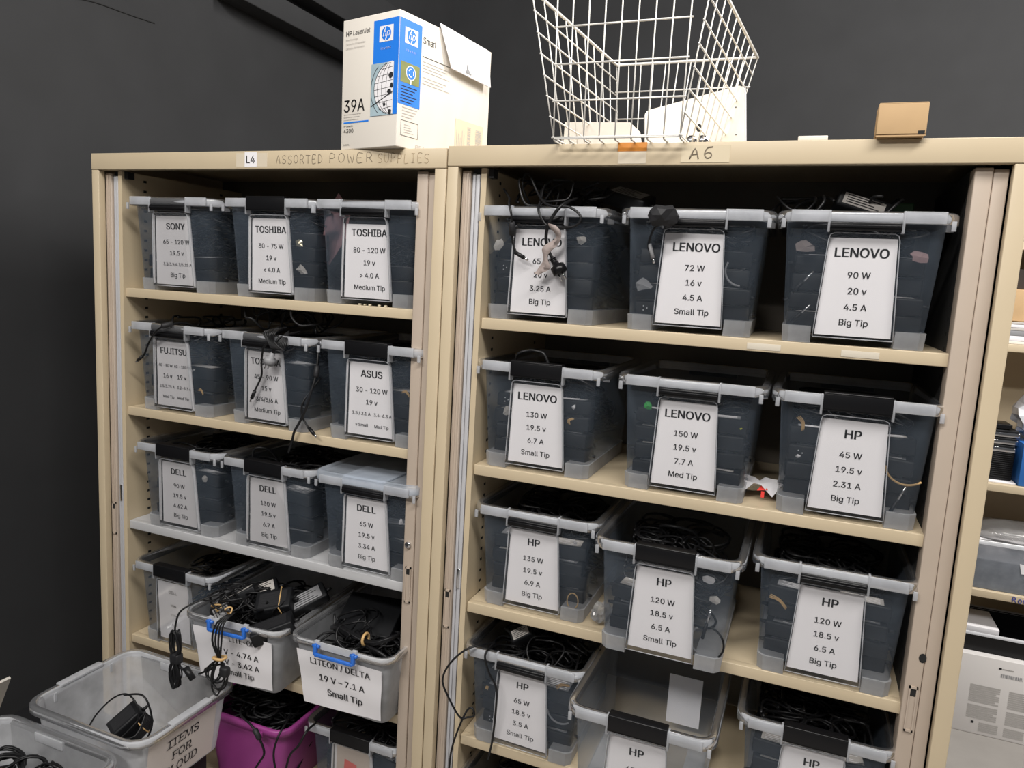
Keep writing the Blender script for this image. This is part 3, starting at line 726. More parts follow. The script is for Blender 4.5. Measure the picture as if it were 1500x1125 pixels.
for q in (-.005, .005): m.tube([a+d*.03+Vector((q, 0, 0)), a+d*.044+Vector((q, 0, 0))], .0016, 0, 6, False, 1)
m.build('pin', chrome, pg)
m = MB(); rn = random.Random(2)
for k in range(7):
    q = [(.575+rn.uniform(-.012, .012), .03, 1.585), (.572+.006*k-.02, -.006-.001*k, 1.575), (.566+.003*k, -.012, 1.556), (.578+.005*k, -.010, 1.538), (.588+.004*k, -.004, 1.556), (.60, .02, 1.578)]
    m.tube(q, .0022, 0, 6, False, 4)
tag(m.build('cord_bundle', cordm), 'knotted bundle of black cord over the front of the 45 - 90 W bin', 'cord')
cord([(.607,.10,1.56),(.655,.055,1.545),(.668,.035,1.49),(.664,.02,1.44),(.655,.015,1.404),(.640,.015,1.373),(.626,.012,1.346),(.613,.020,1.318),(.60,.024,1.29)], .003, 'black cord falling between two bins and over the shelf edge', ferrite=2)
cord([(.655,.07,1.47),(.638,.03,1.42),(.636,.025,1.386),(.656,.02,1.362),(.677,.014,1.349)], .0023, 'thin lead ending in a tip on the shelf beside the 45 - 90 W bin', tip=True)
cord([(1.155,.07,1.53),(1.160,.04,1.57),(1.185,.04,1.583),(1.206,.04,1.583),(1.220,.04,1.578),(1.232,.04,1.556)], .003, 'black cord arching above the rim of the 130 W Small Tip bin')
cord([(1.139,.06,.925),(1.127,.0,.945),(1.099,-.020,.933),(1.070,-.030,.897),(1.059,-.030,.859),(1.077,-.030,.823),(1.099,-.020,.782),(1.112,-.010,.779),(1.126,-.006,.785),(1.122,-.004,.799),(1.111,-.006,.795),(1.100,-.020,.762),(1.085,-.020,.708),(1.080,-.020,.657),(1.078,-.020,.50)], .0022,
     'thin black cord looping out beside the shutter of the 65 W 3.5 A bin')
cord([(1.139,.06,.925),(1.148,-.004,.939),(1.147,-.010,.924),(1.157,-.006,.890),(1.174,-.004,.860),(1.174,0,.805),(1.166,.012,.735),(1.161,.012,.699),(1.158,.013,.68)], .0024, 'black cord hanging straight down across the 65 W 3.5 A bin')
cord([(.50,.13,1.215),(.50,.08,1.27),(.47,.06,1.275),(.455,.07,1.24)], .003, 'black cord humped above the 130 W 6.7 A Big Tip bin')
cord([(1.50,.14,1.20),(1.47,.12,1.235),(1.50,.10,1.247),(1.54,.12,1.235),(1.545,.15,1.2)], .0035, 'black cord humped inside the 120 W Small Tip bin')

# ---------------------------------------------------------------- blue-handled bins in the cabinet
def blue_bin(loc, rz, lines, label, w=.1375, dz=.178):
    t = thing('lidless_bin', label, 'bin', loc, rz, 'grey bins with blue clip handles')
    m = MB(); m.loft([rring(.105, .010, .28, 0.001, .014), rring(.113, 0, .29, .008, .02), rring(w-.010, -.022, .335, dz-.006, .026)], 0, True, True); m.build('tub', greybin, t)
    q = MB(); prof = [(-.001, -.012), (.0, -.001), (.003, .001), (.009, .001), (.0105, -.001), (.0105, -.013), (.0085, -.013)]
    q.loft([rring(w-.010+o, -.022-o, .335+o, dz+z, .026+o) for o, z in prof], 0, True)
    q.prism([(-.058, dz-.012), (.058, dz-.012), (.058, dz+.001), (.045, dz+.004), (-.045, dz+.004), (-.058, dz+.001)], -.0335, -.0305)
    for s in (-1, 1): q.box((s*.05-.006, -.037, dz-.012), (s*.05+.006, -.030, dz+.008), 0, .001)
    q.build('rim', greyrim, t)
    h = MB(); h.box((-.05, -.046, dz-.026), (.05, -.040, dz-.018), 0, .0018)
    for s in (-1, 1):
        h.box((s*.05-.004, -.045, dz-.024), (s*.05+.004, -.036, dz+.002), 0, .0015); h.tube([(s*.05-.009, -.038, dz-.004), (s*.05+.009, -.038, dz-.004)], .004, 0, 8, False, 1)
    h.build('clip_handle', bluec, t)
    yf = lambda z: .000-.022*(z-.008)/(dz-.014)-.004
    p = MB(); vs = []; fs = []; n = 8
    for i in range(n+1):
        z = .012+(dz-.03-.012)*i/n
        for j in range(7):
            u = -1+2*j/6; vs.append((u*(.104+.010*i/n), yf(z)-.0008-.0012*math.sin(i*1.1+j*.8), z+(.004*u if i == 0 else 0)))
    for i in range(n):
        for j in range(6): fs.append((i*7+j, i*7+j+1, i*7+8+j, i*7+7+j))
    p.add(vs, fs, 0, True)
    for txt, cap, z, wid, dx in lines: p.text(txt, lambda u, v, z=z, dx=dx: (u+dx, yf(z+v)-.0026, z+v), cap, wid, .016, 1)
    p.build('paper_label', [paper, ink], t)
    return t
bb1 = blue_bin((.515, -.046, .708), R(3), [('LITE-ON', .0135, .126, .075, .03), ('19 V - 4.74 A', .0145, .088, .15, .008), ('19 V - 3.42 A', .0145, .060, .15, .008), ('Small Tip', .0145, .034, .12, .012)],
         'grey bin with a blue handle marked 4.74 A, piled with adapters', .143)
bb2 = blue_bin((.806, -.028, .708), R(0), [('LITEON / DELTA', .0150, .119, .166, .003), ('19 V \u2013 7.1 A', .0155, .080, .125, .006), ('Small Tip', .0160, .045, .108, .012)],
         'grey bin with a blue handle marked 7.1 A Small Tip')
HG = 'adapters heaped in the bin marked 4.74 A'
loose_adapter(.115, .045, .03, (.452, .02, .893), (R(-10), R(-28), R(28)), 'long black adapter with a silver sticker, rising from the heap marked 4.74 A', lightgrey)
loose_adapter(.07, .05, .03, (.507, .06, .908), (R(20), R(-20), R(40)), 'adapter with a white sticker at the middle of the heap marked 4.74 A', lightgrey)
loose_adapter(.09, .06, .034, (.570, .02, .908), (R(28), R(-14), R(24)), 'adapter with a tan rubber band in the heap marked 4.74 A', blackm, band=True)
loose_adapter(.10, .046, .03, (.628, .07, .908), (R(30), R(-24), R(45)), 'adapter with a grey face behind the banded one', greylab)
loose_adapter(.10, .05, .034, (.610, -.035, .875), (R(10), R(-20), R(35)), 'plain black adapter at the front corner of the heap marked 4.74 A', blackm)
loose_adapter(.05, .05, .03, (.455, -.03, .872), (R(25), R(18), R(-30)), 'squat adapter near the cable ties in the heap marked 4.74 A', greylab)
pile('marked 4.74 A', (.51, .02, .892), .09, .05, .03, 18, 11)
m = tangle_mesh(21, .10, .01, .29, .02, .165, 80); o = m.build('cord_tangle', cordm); o.location = bb1.location; tag(o, 'dark mass of cords filling the bin marked 4.74 A', 'cords', None, 'stuff')
def tie(loc, label, rx=.007, rz=.012):
    m = MB(); m.tube([(rx*math.cos(a*.7854), .006*math.sin(a*.7854*2), rz*math.sin(a*.7854)) for a in range(8)], .0022, 0, 6, True, 3)
    o = m.build('rubber_tie', tan, None, loc); tag(o, label, 'rubber band'); return o
tie((.447, -.045, .896), 'tan tie at the left end of the heap marked 4.74 A', .012, .007); tie((.49, -.05, .896), 'tan tie beside the cord loops in the heap marked 4.74 A')
# hanging coils on the 4.74 A bin
cord([(.451,-.02,.925),(.421,-.066,.918),(.392,-.10,.898),(.379,-.105,.862),(.377,-.105,.836)], .0023, 'thin lead running from the heap down to the hanging coil')
m = MB(); rn = random.Random(9)
J = lambda q: rn.uniform(-q, q)
for k in range(9):
    a = J(.005); w = rn.uniform(.006, .019); d = rn.uniform(-.008, .004)
    m.tube([(a, d, 0), (-w+J(.004), d, .03+J(.006)), (-w*.6+J(.004), d, .062+J(.008)), (w*.6+J(.004), d, .064+J(.008)), (w+J(.004), d, .03+J(.008)), (a, d, 0), (-w+J(.003), d, -.035+J(.006)), (-w*.4+J(.005), d, -.066+J(.010)), (w*.7+J(.005), d, -.064+J(.012)), (w+J(.003), d, -.03+J(.008)), (a, d, .003)], .0019, 0, 6, False, 4)
t = thing('hanging_coil', 'bunched cord coil hanging at the left of the bin marked 4.74 A', 'cord', (.388, -.112, .782)); m.build('coil', cordm, t)
m = MB(); m.box((-.013, -.010, -.013), (.013, .010, .013), 0, .005); m.build('wrap', blackm, t)
m = MB(); m.tube([(.005, 0, -.02), (.022, 0, -.024), (.03, 0, -.03)], .003, 0, 7, False, 3); m.tube([(.028, 0, -.017), (.052, 0, -.041)], .008, 0, 9, False, 1); m.build('barrel_tip', cordm, t)
m = MB(); rn = random.Random(19)
for k in range(4):
    a = -.009+.006*k
    m.tube([(.012, .03, .104), (a, -.002, .090), (a*1.5-.006, -.008, .045), (a*.3, -.006, .004)], .0023, 0, 6, False, 4)
for k in range(6):
    w = rn.uniform(.010, .030); x0 = rn.uniform(-.030, -.004); zz = rn.uniform(.055, .098)
    m.tube([(0, -.006, .004), (x0-w*.3, -.004-.001*k, -zz*.4), (x0-w*.5+J(.006), -.004-.001*k, -zz*.8), (x0+w*.2, -.004-.001*k, -zz), (x0+w*1.1+J(.006), -.004-.001*k, -zz*.82), (x0+w*1.0+.008, -.004, -zz*.45), (.006, -.006, .002)], .0021, 0, 6, False, 5)
t = thing('hanging_coil', 'long tied cord coil hanging across the paper marked 4.74 A', 'cord', (.522, -.108, .812)); m.build('coil', cordm, t)
m = MB(); m.tube([(.016*math.cos(a*.7854), .012*math.sin(a*.7854)-.005, .004+.003*math.cos(a)) for a in range(8)], .0035, 0, 6, True, 3); m.build('rubber_tie', tan, t)
m = MB(); m.box((.006, -.016, -.036), (.028, .002, -.012), 0, .006); m.build('knot', blackm, t)
m = MB(); m.tube([(.01, .0, -.01), (-.02, 0, -.022), (-.05, 0, -.045), (-.068, 0, -.056)], .0026, 0, 6, False, 4); m.tube([(-.02, -.001, -.022), (-.045, -.001, -.04)], .006, 0, 8, False, 1); m.build('lead', cordm, t)
# contents of the 7.1 A bin
t = thing('router_box', 'flat black box with a row of vent dots in the bin marked 7.1 A', 'box', (.775, .13, .872), R(8)); t.rotation_euler = (R(25), 0, R(8))
m = MB(); m.box((-.075, -.06, -.014), (.075, .06, .014), 0, .003); m.build('case', brickm, t)
m = MB()
for k in range(16): m.box((-.05+k*.006, -.0606, .002), (-.047+k*.006, -.0598, .005))
m.build('vent', greylab, t)
m = MB()
for k in range(9):
    z = .0025*(k % 3); y = .004*(k//3)
    m.tube([(-.115, .02+y, -.012+z), (-.085, .0+y, .004+z), (-.04, -.012+y, .002+z), (0, -.016+y, 0), (.03, -.018+y, z), (.06, -.004+y, .012+z), (.07, .04+y, .012)], .003, 0, 7, False, 4)
t = thing('cord_bundle', 'banded bundle of thick cords in the bin marked 7.1 A', 'cord', (.842, .012, .886)); m.build('cord_loops', cordm, t)
m = MB(); m.tube([(0, -.016+.013*math.cos(a*.7854)+.006, .003+.013*math.sin(a*.7854)) for a in range(8)], .0035, 0, 6, True, 3); m.build('rubber_tie', tan, t)
cord([(.80,.03,.885),(.85,.0,.876),(.885,-.01,.874),(.905,-.008,.864)], .0045, 'thick lead ending near the front rim of the bin marked 7.1 A')
pile('in the bin marked 7.1 A', (.79, .06, .868), .06, .05, .03, 5, 14, .003)
m = tangle_mesh(22, .10, .01, .29, .02, .15, 80); o = m.build('cord_tangle', cordm); o.location = bb2.location; tag(o, 'dark mass of cords filling the bin marked 7.1 A', 'cords', None, 'stuff')

# ---------------------------------------------------------------- purple bin
t = thing('purple_bin', 'magenta plastic bin full of black cords at the bottom of the photo', 'bin', (.50, -.015, .396))
m = MB(); m.loft([rring(.098, .02, .24, .0, .02), rring(.126, .002, .27, .203, .03)], 0, True, True); m.build('tub', magenta, t)
m = MB(); m.loft([rring(.126+o, .002-o, .27+o, .203+z, .03+o) for o, z in ((-.001, -.012), (0, .002), (.003, .004), (.010, .004), (.012, .001), (.012, -.014), (.010, -.014))], 0, True)
m.box((.058, -.018, .180), (.074, -.004, .199), 0, .004); m.build('rim', magenta, t)
o = tangle_mesh(31, .105, .02, .25, .03, .222, 130, .0034).build('cord_tangle', cordm); o.location = t.location; tag(o, 'black cords heaped inside the magenta bin', 'cords', None, 'stuff')
cord([(.47,.03,.612),(.50,-.02,.618),(.545,-.036,.613),(.570,-.040,.596),(.592,-.040,.555),(.575,-.040,.52),(.551,-.040,.48)], .0028, 'black cord with a ferrite bead hanging over the magenta bin', ferrite=3)
cord([(.60,.05,.60),(.625,-.005,.618),(.628,-.036,.600),(.62,-.040,.555),(.632,-.040,.50)], .0026, 'thin black cord at the right corner of the magenta bin')
cord([(.69,.03,.62),(.70,-.02,.63),(.69,-.036,.60),(.668,-.040,.57),(.655,-.040,.52)], .0028, 'black cord leaning from the red card bin towards the magenta bin')

# ---------------------------------------------------------------- foreground bins
tb = thing('low_table', 'low table carrying the open grey bins in the bottom corner', 'table', (.17, -.36, 0))
m = MB(); m.box((-.29, -.34, .50), (.255, .30, .525), 0, .003); m.build('table_top', blackm, tb)
for sx in (-1, 1):
    for sy in (-.31, .29): m = MB(); m.box((sx*.23-.02, sy-.02, 0), (sx*.23+.02, sy+.02, .4995)); m.build('leg', blackm, tb)
def open_bin(x0, x1, y0, y1, zb, zt, label, rr=.03):
    t = thing('open_bin', label, 'bin', ((x0+x1)/2, y0, zb), 0, 'open grey storage bins in the bottom corner')
    hx = (x1-x0)/2; D = y1-y0; h = zt-zb
    m = MB(); m.loft([rring(hx-.048, .032, D-.03, 0.001, .02), rring(hx-.040, .026, D-.024, .008, .03), rring(hx-.016, .014, D-.012, h-.006, .035)], 0, True, True); m.build('tub', cloudbin, t)
    q = MB(); q.loft([rring(hx-.016+o, .014-o, D-.012+o, h+z, .035+o) for o, z in ((-.001, -.014), (0, -.002), (.003, .001), (.012, .001), (.0155, -.002), (.016, -.016), (.014, -.016), (.0135, -.004), (.002, -.004))], 0, True)
    for s in (-1, 1):  # raised grip bands on the two sides
        xx = s*(hx-.008); a, b = sorted((xx-.010, xx+.010)); q.box((a, D*.3, h-.005), (b, D*.68, h+.003), 0, .002)
        for yy in (D*.24, D*.74): q.box((s*(hx-.020)-.0015, yy-.003, h-.030), (s*(hx-.020)+.0015, yy+.003, h-.008))
    q.box((-hx*.35, D-.0165, h-.028), (hx*.1, D-.0135, h-.008), 0, .001)
    q.build('rim', cloudrim, t)
    return t
ob = open_bin(.125, .495, -.315, -.012, .526, .702, 'open grey bin with a paper sign reading ITEMS FOR')
def serif_text(m, txt, place, cap, wid):
    m.text(txt, place, cap, wid, 0, 1)
    vs, fs = glyphs(txt, 0); k = cap/CAP; x0 = min(v[0] for v in vs); w = (max(v[0] for v in vs)-x0)*k
    kx = k*(wid/w if w > wid else 1); w = min(w, wid)
    # small feet and heads on upright strokes
    cells = {}
    adv = 0
    widths = []
    for ch in txt:
        g, _ = glyphs(ch, 0); widths.append((max(v[0] for v in g)-min(v[0] for v in g), ch))
    # find columns touching baseline or cap line
    for lv, dz in ((0, 1), (CAP, -1)):
        xs = sorted(set(round(v[0], 2) for v in vs if abs(v[1]-lv) < .012))
        seg = []
        for x in xs:
            if seg and x-seg[-1][1] < .16: seg[-1][1] = x
            else: seg.append([x, x])
        for a, b in seg:
            if b-a > .3: a, b = a, a+.1
            A0 = (a-.07-x0)*kx-w/2; B0 = (b+.07-x0)*kx-w/2; y0 = lv*k; y1 = y0+dz*.05*k
            m.add([place(A0, y0), place(B0, y0), place(B0, y1), place(A0, y1)], [(0, 1, 2, 3)], 1)
m = MB(); hx = .185; vs = []; fs = []
def side(y, z, e=.003): return (hx-.040+.024*(z-.008)/.162+e, y, z)
for i in range(6):
    for j in range(6): vs.append(side(.040+.200*j/5, .014+.135*i/5, .003+.001*math.sin(i+j*1.3)))
for i in range(5):
    for j in range(5): fs.append((i*6+j, i*6+j+1, i*6+7+j, i*6+6+j))
m.add(vs, fs, 0, True)
for txt, z, w in (('ITEMS', .108, .105), ('FOR', .072, .066), ('CLOUD', .036, .118)):
    serif_text(m, txt, lambda u, v, z=z: side(.140+u, z+v, .0046), .021, w)
m.build('paper_sign', [mat('cream_paper', (.74, .68, .64), .7), ink], ob)
cb = open_bin(.075, .462, -.63, -.318, .526, .672, 'open grey bin cut off by the corner of the photo')
o = tangle_mesh(41, .13, .04, .26, .012, .12, 60, .0035).build('cord_tangle', cordm); o.location = cb.location; tag(o, 'black cords in the corner open grey bin', 'cords', None, 'stuff')
m = MB()
rn = random.Random(44)
for k in range(5):
    q = rn.uniform(.7, 1.15); h = rn.uniform(.7, 1.2); ox = rn.uniform(-.012, .012)
    m.tube([(ox+.042*q*math.cos(a*.785), .015*math.sin(a*.785+k)+.006*k, .030*h*math.sin(a*.785)) for a in range(8)], .0026, 0, 6, True, 3)
tag(m.build('coiled_cord', cordm, None, (.375, -.43, .665)), 'coiled black cord standing in the corner open grey bin', 'cord')
tie((.225, -.43, .63), 'tan tie among the cords of the corner open grey bin')
# adapter lying in the sign bin
t = loose_adapter(.075, .05, .05, (.285, -.160, .612), (R(12), R(-35), R(60)), 'black adapter with wound lead in the sign bin', blackm)
m = MB(); rn = random.Random(5)
for k in range(9): m.tube([(-.03, -.035, -.02+.004*k), (0, -.042-.002*k, -.025+.004*k), (.035, -.037, -.02+.004*k), (.04, -.028, -.01+.003*k), (.0, -.03, -.015+.003*k), (-.035, -.026, -.02+.003*k), (-.03, -.035, -.018+.004*k)], .0026, 0, 6, False, 3)
m2 = m.build('lead', cordm, t)
m = MB(); m.tube([(.02, -.036+.014*math.cos(a*.7854), -.008+.022*math.sin(a*.7854)) for a in range(8)], .0016, 0, 6, True, 3); m.build('rubber_band', tan, t)
tag(MB().box((-.035, -.03, -.022), (.035, .03, .022), 0, .007).build('power_adapter', brickm, None, (.292, -.185, .556)), 'plain black adapter under the wound one in the sign bin', 'power adapter')
cord([(.163,-.170,.574),(.195,-.170,.619),(.250,-.170,.673),(.290,-.165,.689),(.321,-.165,.664),(.325,-.17,.62)], .0021, 'thin lead arching over the left of the sign bin')
cord([(.285,-.172,.690),(.341,-.172,.706),(.365,-.172,.684),(.374,-.172,.640),(.36,-.175,.60)], .0023, 'thin lead arching over the middle of the sign bin')
tie((.26, -.21, .575), 'tan tie lying on the floor of the sign bin')
# open white carton by the side wall
t = thing('open_carton', 'white open carton with a flared flap, cut off by the edge of the photo', 'carton', (-.30, -.30, 0))
m = MB(); m.box((-.045, -.17, 0), (.045, .17, .449), 0, .002); m.build('carton_body', cardw, t)
m = MB(); a = [(.045, -.17, .449), (.045, .174, .449), (.110, .176, .583), (.110, -.17, .583)]
m.add(a+[(x-.006, y, z+.004) for x, y, z in a], [(0, 1, 2, 3), (7, 6, 5, 4), (0, 4, 5, 1), (1, 5, 6, 2), (2, 6, 7, 3), (3, 7, 4, 0)], 0); m.build('flap', cardw, t)

# ---------------------------------------------------------------- on top of the cabinets
toner = thing('toner_carton', 'white and blue printer carton with a folded flap on the cabinet marked L4', 'carton', (.896, -.026, 1.9805), R(-13))
# local: front face along -x (width .163), right face along +y (length .307)
m = MB(); LW, LD, LH = .163, .305, .264
m.box((-LW, 0, 0), (0, LD, LH), 0, .002); m.build('carton_body', cardw, toner)
def fr(u, v, e=.0006): return (-LW+u, -e, v)
def rt(u, v, e=.0006): return (e, u, v)
def quad(m, f, u0, v0, u1, v1, mi, e=.0006): m.add([f(u0, v0, e), f(u1, v0, e), f(u1, v1, e), f(u0, v1, e)], [(0, 1, 2, 3)], mi)
photo = mat('pale_photo', (.36, .47, .52), .5, 0, .3, 18)
field = mat('field_photo', (.20, .22, .06), .5, 0, .4, 30)
def logo(m, f, u, v, s, e):
    quad(m, f, u-s*1.25, v-s, u+s*1.25, v+s, 1, e)
    m.add([f(u+s*.86*math.cos(a*.2618), v+s*.86*math.sin(a*.2618), e+.0003) for a in range(24)], [tuple(range(24))], 0)
    m.text('hp', lambda a, b: f(u+a, v-s*.36+b, e+.0006), s*.86, s*1.2, .0, 1, .25)
    m.add([f(u-s*.32, v+s*.3, e+.0006), f(u-s*.20, v+s*.3, e+.0006), f(u-s*.02, v+s*.95, e+.0006), f(u-s*.14, v+s*.95, e+.0006)], [(0, 1, 2, 3)], 1)
    m.add([f(u+s*.02, v-s*.5, e+.0006), f(u-s*.10, v-s*.5, e+.0006), f(u-s*.20, v-s*.95, e+.0006), f(u-s*.08, v-s*.95, e+.0006)], [(0, 1, 2, 3)], 1)
    m.text('i n v e n t', lambda a, b: f(u+a, v-s*1.95+b, e+.0003), s*.32, s*2.3, .01, 1)
m = MB()  # blue printed blocks, front
quad(m, fr, .092, .063, LW, .250, 0); logo(m, fr, .128, .222, .0155, .001)
m.build('blue_panel', [blue, paper], toner)
m = MB(); quad(m, rt, .001, .085, .066, .250, 0); logo(m, rt, .035, .220, .0155, .001)
quad(m, rt, .006, .128, .062, .168, 2, .001)
C24 = lambda f, u, v, r, e, n=24: [f(u+r*math.cos(2*math.pi*a/n), v+r*math.sin(2*math.pi*a/n), e) for a in range(n)]
m.add(C24(rt, .036, .150, .0145, .0013), [tuple(range(24))], 1); m.add(C24(rt, .036, .150, .0125, .0016), [tuple(range(24))], 0)
for k in range(3):
    a0 = R(90+120*k); ps = [rt(.036+q*math.cos(a0+t*.3), .150+q*math.sin(a0+t*.3), .0019) for q in (.0062, .0085) for t in range(5)]
    m.add(ps, [(i, i+1, i+6, i+5) for i in range(4)], 1)
m.add([rt(.034, .128, .0013), rt(.038, .128, .0013), rt(.038, .136, .0013), rt(.034, .136, .0013)], [(0, 1, 2, 3)], 1)
for k in range(6): quad(m, rt, .008, .120-k*.006, .056-.006*(k % 3), .1216-k*.006, 3, .001)
m.build('blue_panel', [blue, paper, field, ink], toner)
m = MB(); quad(m, fr, .088, .063, .152, .166, 0, .0012)
cx, cz, rr = .150, .115, .052
def arc_line(m, pts, w, e, mi):
    for a, b in zip(pts, pts[1:]):
        d = Vector((b[0]-a[0], b[1]-a[1])); n = Vector((-d.y, d.x)).normalized()*w
        m.add([fr(a[0]+n.x, a[1]+n.y, e), fr(b[0]+n.x, b[1]+n.y, e), fr(b[0]-n.x, b[1]-n.y, e), fr(a[0]-n.x, a[1]-n.y, e)], [(0, 3, 2, 1)], mi)
clip = lambda pts: [p for p in pts if .089 < p[0] < .1515 and .064 < p[1] < .165]
gl = [(cx+rr*math.cos(R(a)), cz+rr*math.sin(R(a))) for a in range(85, 276, 8)]
poly = [p for p in gl if p[0] < .1515 and p[1] > .0635]
m.add([fr(x, z, .0014) for x, z in poly]+[fr(.1515, .065, .0014), fr(.1515, .165, .0014)], [tuple(range(len(poly)+2))], 1)
for q in (1.0, 1.18): arc_line(m, clip([(cx+rr*q*math.cos(R(a)), cz+rr*q*math.sin(R(a))) for a in range(85, 276, 8)]), .0006, .0017, 2)
for k in (.35, .6, .82): arc_line(m, clip([(cx-rr*k*math.cos(R(a)), cz+rr*math.sin(R(a))) for a in range(-88, 89, 8)]), .0004, .0017, 2)
for k in (-.7, -.45, -.2, .05, .3, .55, .8): arc_line(m, clip([(cx-rr*math.sqrt(1-k*k)*t/8, cz+rr*k-.004*(t/8)) for t in range(9)]), .0004, .0017, 2)
for u, v, s in ((.145, .140, .007), (.147, .120, .006), (.141, .108, .007), (.128, .084, .005), (.144, .068, .007)):
    rn = random.Random(u*1e4); m.add([fr(min(.1515, u+s*rn.uniform(.5, 1)*math.cos(a*.785)), max(.0635, v+s*1.1*rn.uniform(.6, 1.1)*math.sin(a*.785)), .0019) for a in range(8)], [tuple(range(8))], 2)
arc_line(m, [(.090, .082), (.152, .108)], .0007, .0021, 2)
m.build('globe_picture', [photo, paper, ink], toner)
m = MB()
m.text('HP', lambda u, v: fr(.010+u, .231+v), .0095, .03, .02, 0, 0, 'L'); m.text('LaserJet', lambda u, v: fr(.0305+u, .231+v), .0095, .05, 0, 0, .1, 'L')
for k, t in enumerate(('Print Cartridge', 'Cartouche d\u2019impression', 'Cartucho de impresi\u00f3n')): m.text(t, lambda u, v, k=k: fr(.010+u, .221-k*.0085+v), .0038, .06, -.01, 1, 0, 'L')
m.text('39A', lambda u, v: fr(.008+u, .077+v), .0245, .062, .012, 0, 0, 'L')
for k in range(3): quad(m, fr, .008, .0715-k*.0055, .060-.004*k, .0725-k*.0055, 1)
quad(m, fr, .008, .054, .083, .057, 2); m.text('HP LaserJet', lambda u, v: fr(.009+u, .0465+v), .0035, .03, .005, 0, 0, 'L'); m.text('4300', lambda u, v: fr(.009+u, .034+v), .0085, .03, .01, 0, 0, 'L')
m.text('Q1339A', lambda u, v: fr(.009+u, .008+v), .0032, .02, 0, 0, 0, 'L')
m.build('front_print', [ink, lightgrey, blue], toner)
m = MB(); m.text('Smart', lambda u, v: rt(.071+u, .218+v), .014, .04, -.008, 0, 0, 'L')
quad(m, rt, .07, .192, .16, .1932, 0)
for k in range(7): quad(m, rt, .072, .182-k*.0062-(.006 if k > 3 else 0), .158-.01*(k % 3), .1832-k*.0062-(.006 if k > 3 else 0), 1)
for k in range(4): quad(m, rt, .014, .079-k*.006, .060-.005*k, .0805-k*.006, 1)
for a in ((.012, .024, .064, .0248), (.012, .054, .064, .0548), (.012, .024, .0128, .054), (.0632, .024, .064, .054)): quad(m, rt, *a, 0)
for k in range(4): quad(m, rt, .022, .031-.0+k*.005, .050-.004*k, .0322+k*.005, 1)
m.text('REA', lambda u, v: rt(.058+u, .004+v), .008, .03, 0, 1, 0, 'L', 1.6)
m.build('side_print', [ink, lightgrey], toner)
m = MB(); quad(m, rt, .185, .004, .285, .092, 0)
rn = random.Random(12)
for row, u0, u1 in ((0, .258, .279), (1, .228, .240)):
    z = .008
    while z < .08: h = rn.uniform(.0007, .0024); quad(m, rt, u0, z, u1, z+h, 1, .001); z += h+rn.uniform(.0008, .002)
for k in range(5): quad(m, rt, .190+k*.0065, .012, .1915+k*.0065, .07-.008*(k % 3), 1, .001)
m.build('shipping_sticker', [mat('sticker_cream', (.70, .60, .44), .6), lightgrey], toner)
m = MB()  # folded flap, hanging outwards from the top edge of the right face
fl = [(.0035, .118, .272), (.005, .288, .262), (.016, .287, .180), (.013, .150, .188)]
m.add(fl+[(x-.0012, y, z-.0012) for x, y, z in fl], [(0, 3, 2, 1), (4, 5, 6, 7), (0, 1, 5, 4), (1, 2, 6, 5), (2, 3, 7, 6), (3, 0, 4, 7)], 0)
def fp(a, b):
    p = Vector(fl[3]).lerp(Vector(fl[2]), a); q = Vector(fl[0]).lerp(Vector(fl[1]), a); r = p.lerp(q, b); return (r.x+.0012, r.y, r.z+.0003)
m.add([fp(.34, .06), fp(.50, .06), fp(.44, .16), fp(.42, .32), fp(.40, .16)], [(0, 1, 2, 3, 4)], 1)
m.build('flap', [paper, greylab], toner)
m = MB(); m.add([(-.158, .004, .2645), (-.02, .002, .2645), (-.016, .05, .268), (-.10, .09, .270), (-.158, .05, .268)], [(0, 1, 2, 3, 4)], 0); m.build('top_flap', kraft, toner)
# small kraft box and white card
t = thing('small_carton', 'small brown cardboard box on the cabinet marked A6', 'box', (1.780, -.016, 1.9845))
m = MB(); m.add([(0, .0, 0), (.0715, .0, 0), (.0715, .0, .0015), (0, .0, .0015)], [(0, 1, 2, 3)], 0)
m.box((.002, .002, 0), (.0695, .05, .004), 0); m.box((0, 0, .003), (.0715, .052, .0505), 0, .0012); m.box((.060, -.0004, .003), (.0695, .0, .008), 1)
m.build('carton_body', [kraft, darkslot], t)
m = MB(); m.box((.001, .0, .0505), (.0705, .051, .0517), 0); m.build('lid_flap', kraft, t)
t = MB().box((1.662, .006, 1.984), (1.709, .05, 1.992), 0, .0015).build('white_card_box', cardw); tag(t, 'flat white piece between the wire basket and the brown box', 'box')

# ---------------------------------------------------------------- wire basket
bk = thing('wire_basket', 'white wire basket standing on the cabinet marked A6', 'basket', (1.0, 0, 0))
zb, zt = 1.990, 2.245
BL = {'fl': Vector((.236, -.030, zb)), 'fr': Vector((.470, -.032, zb)), 'br': Vector((.490, .40, zb)), 'bl': Vector((.250, .40, zb))}
TL = {'fl': Vector((.186, -.055, zt)), 'fr': Vector((.508, -.055, zt)), 'br': Vector((.545, .425, zt)), 'bl': Vector((.224, .425, zt))}
TL['Fl'] = Vector((.233, -.045, zt)); TL['Fr'] = Vector((.474, -.045, zt)); BL['Fl'] = BL['fl']; BL['Fr'] = BL['fr']
def panel(name, a, b, nv, nh, dz0=0):
    m = MB()
    for i in range(nv+1):
        t = i/nv; m.tube([BL[a].lerp(BL[b], t), TL[a].lerp(TL[b], t)], .0014, 0, 6, False, 1)
    for k in range(nh):
        t = k/nh; p = BL[a].lerp(TL[a], t); q = BL[b].lerp(TL[b], t); d = (q-p).normalized()*.004; m.tube([p-d, q+d], .0016, 0, 6, False, 1)
    m.build(name, wirew, bk)
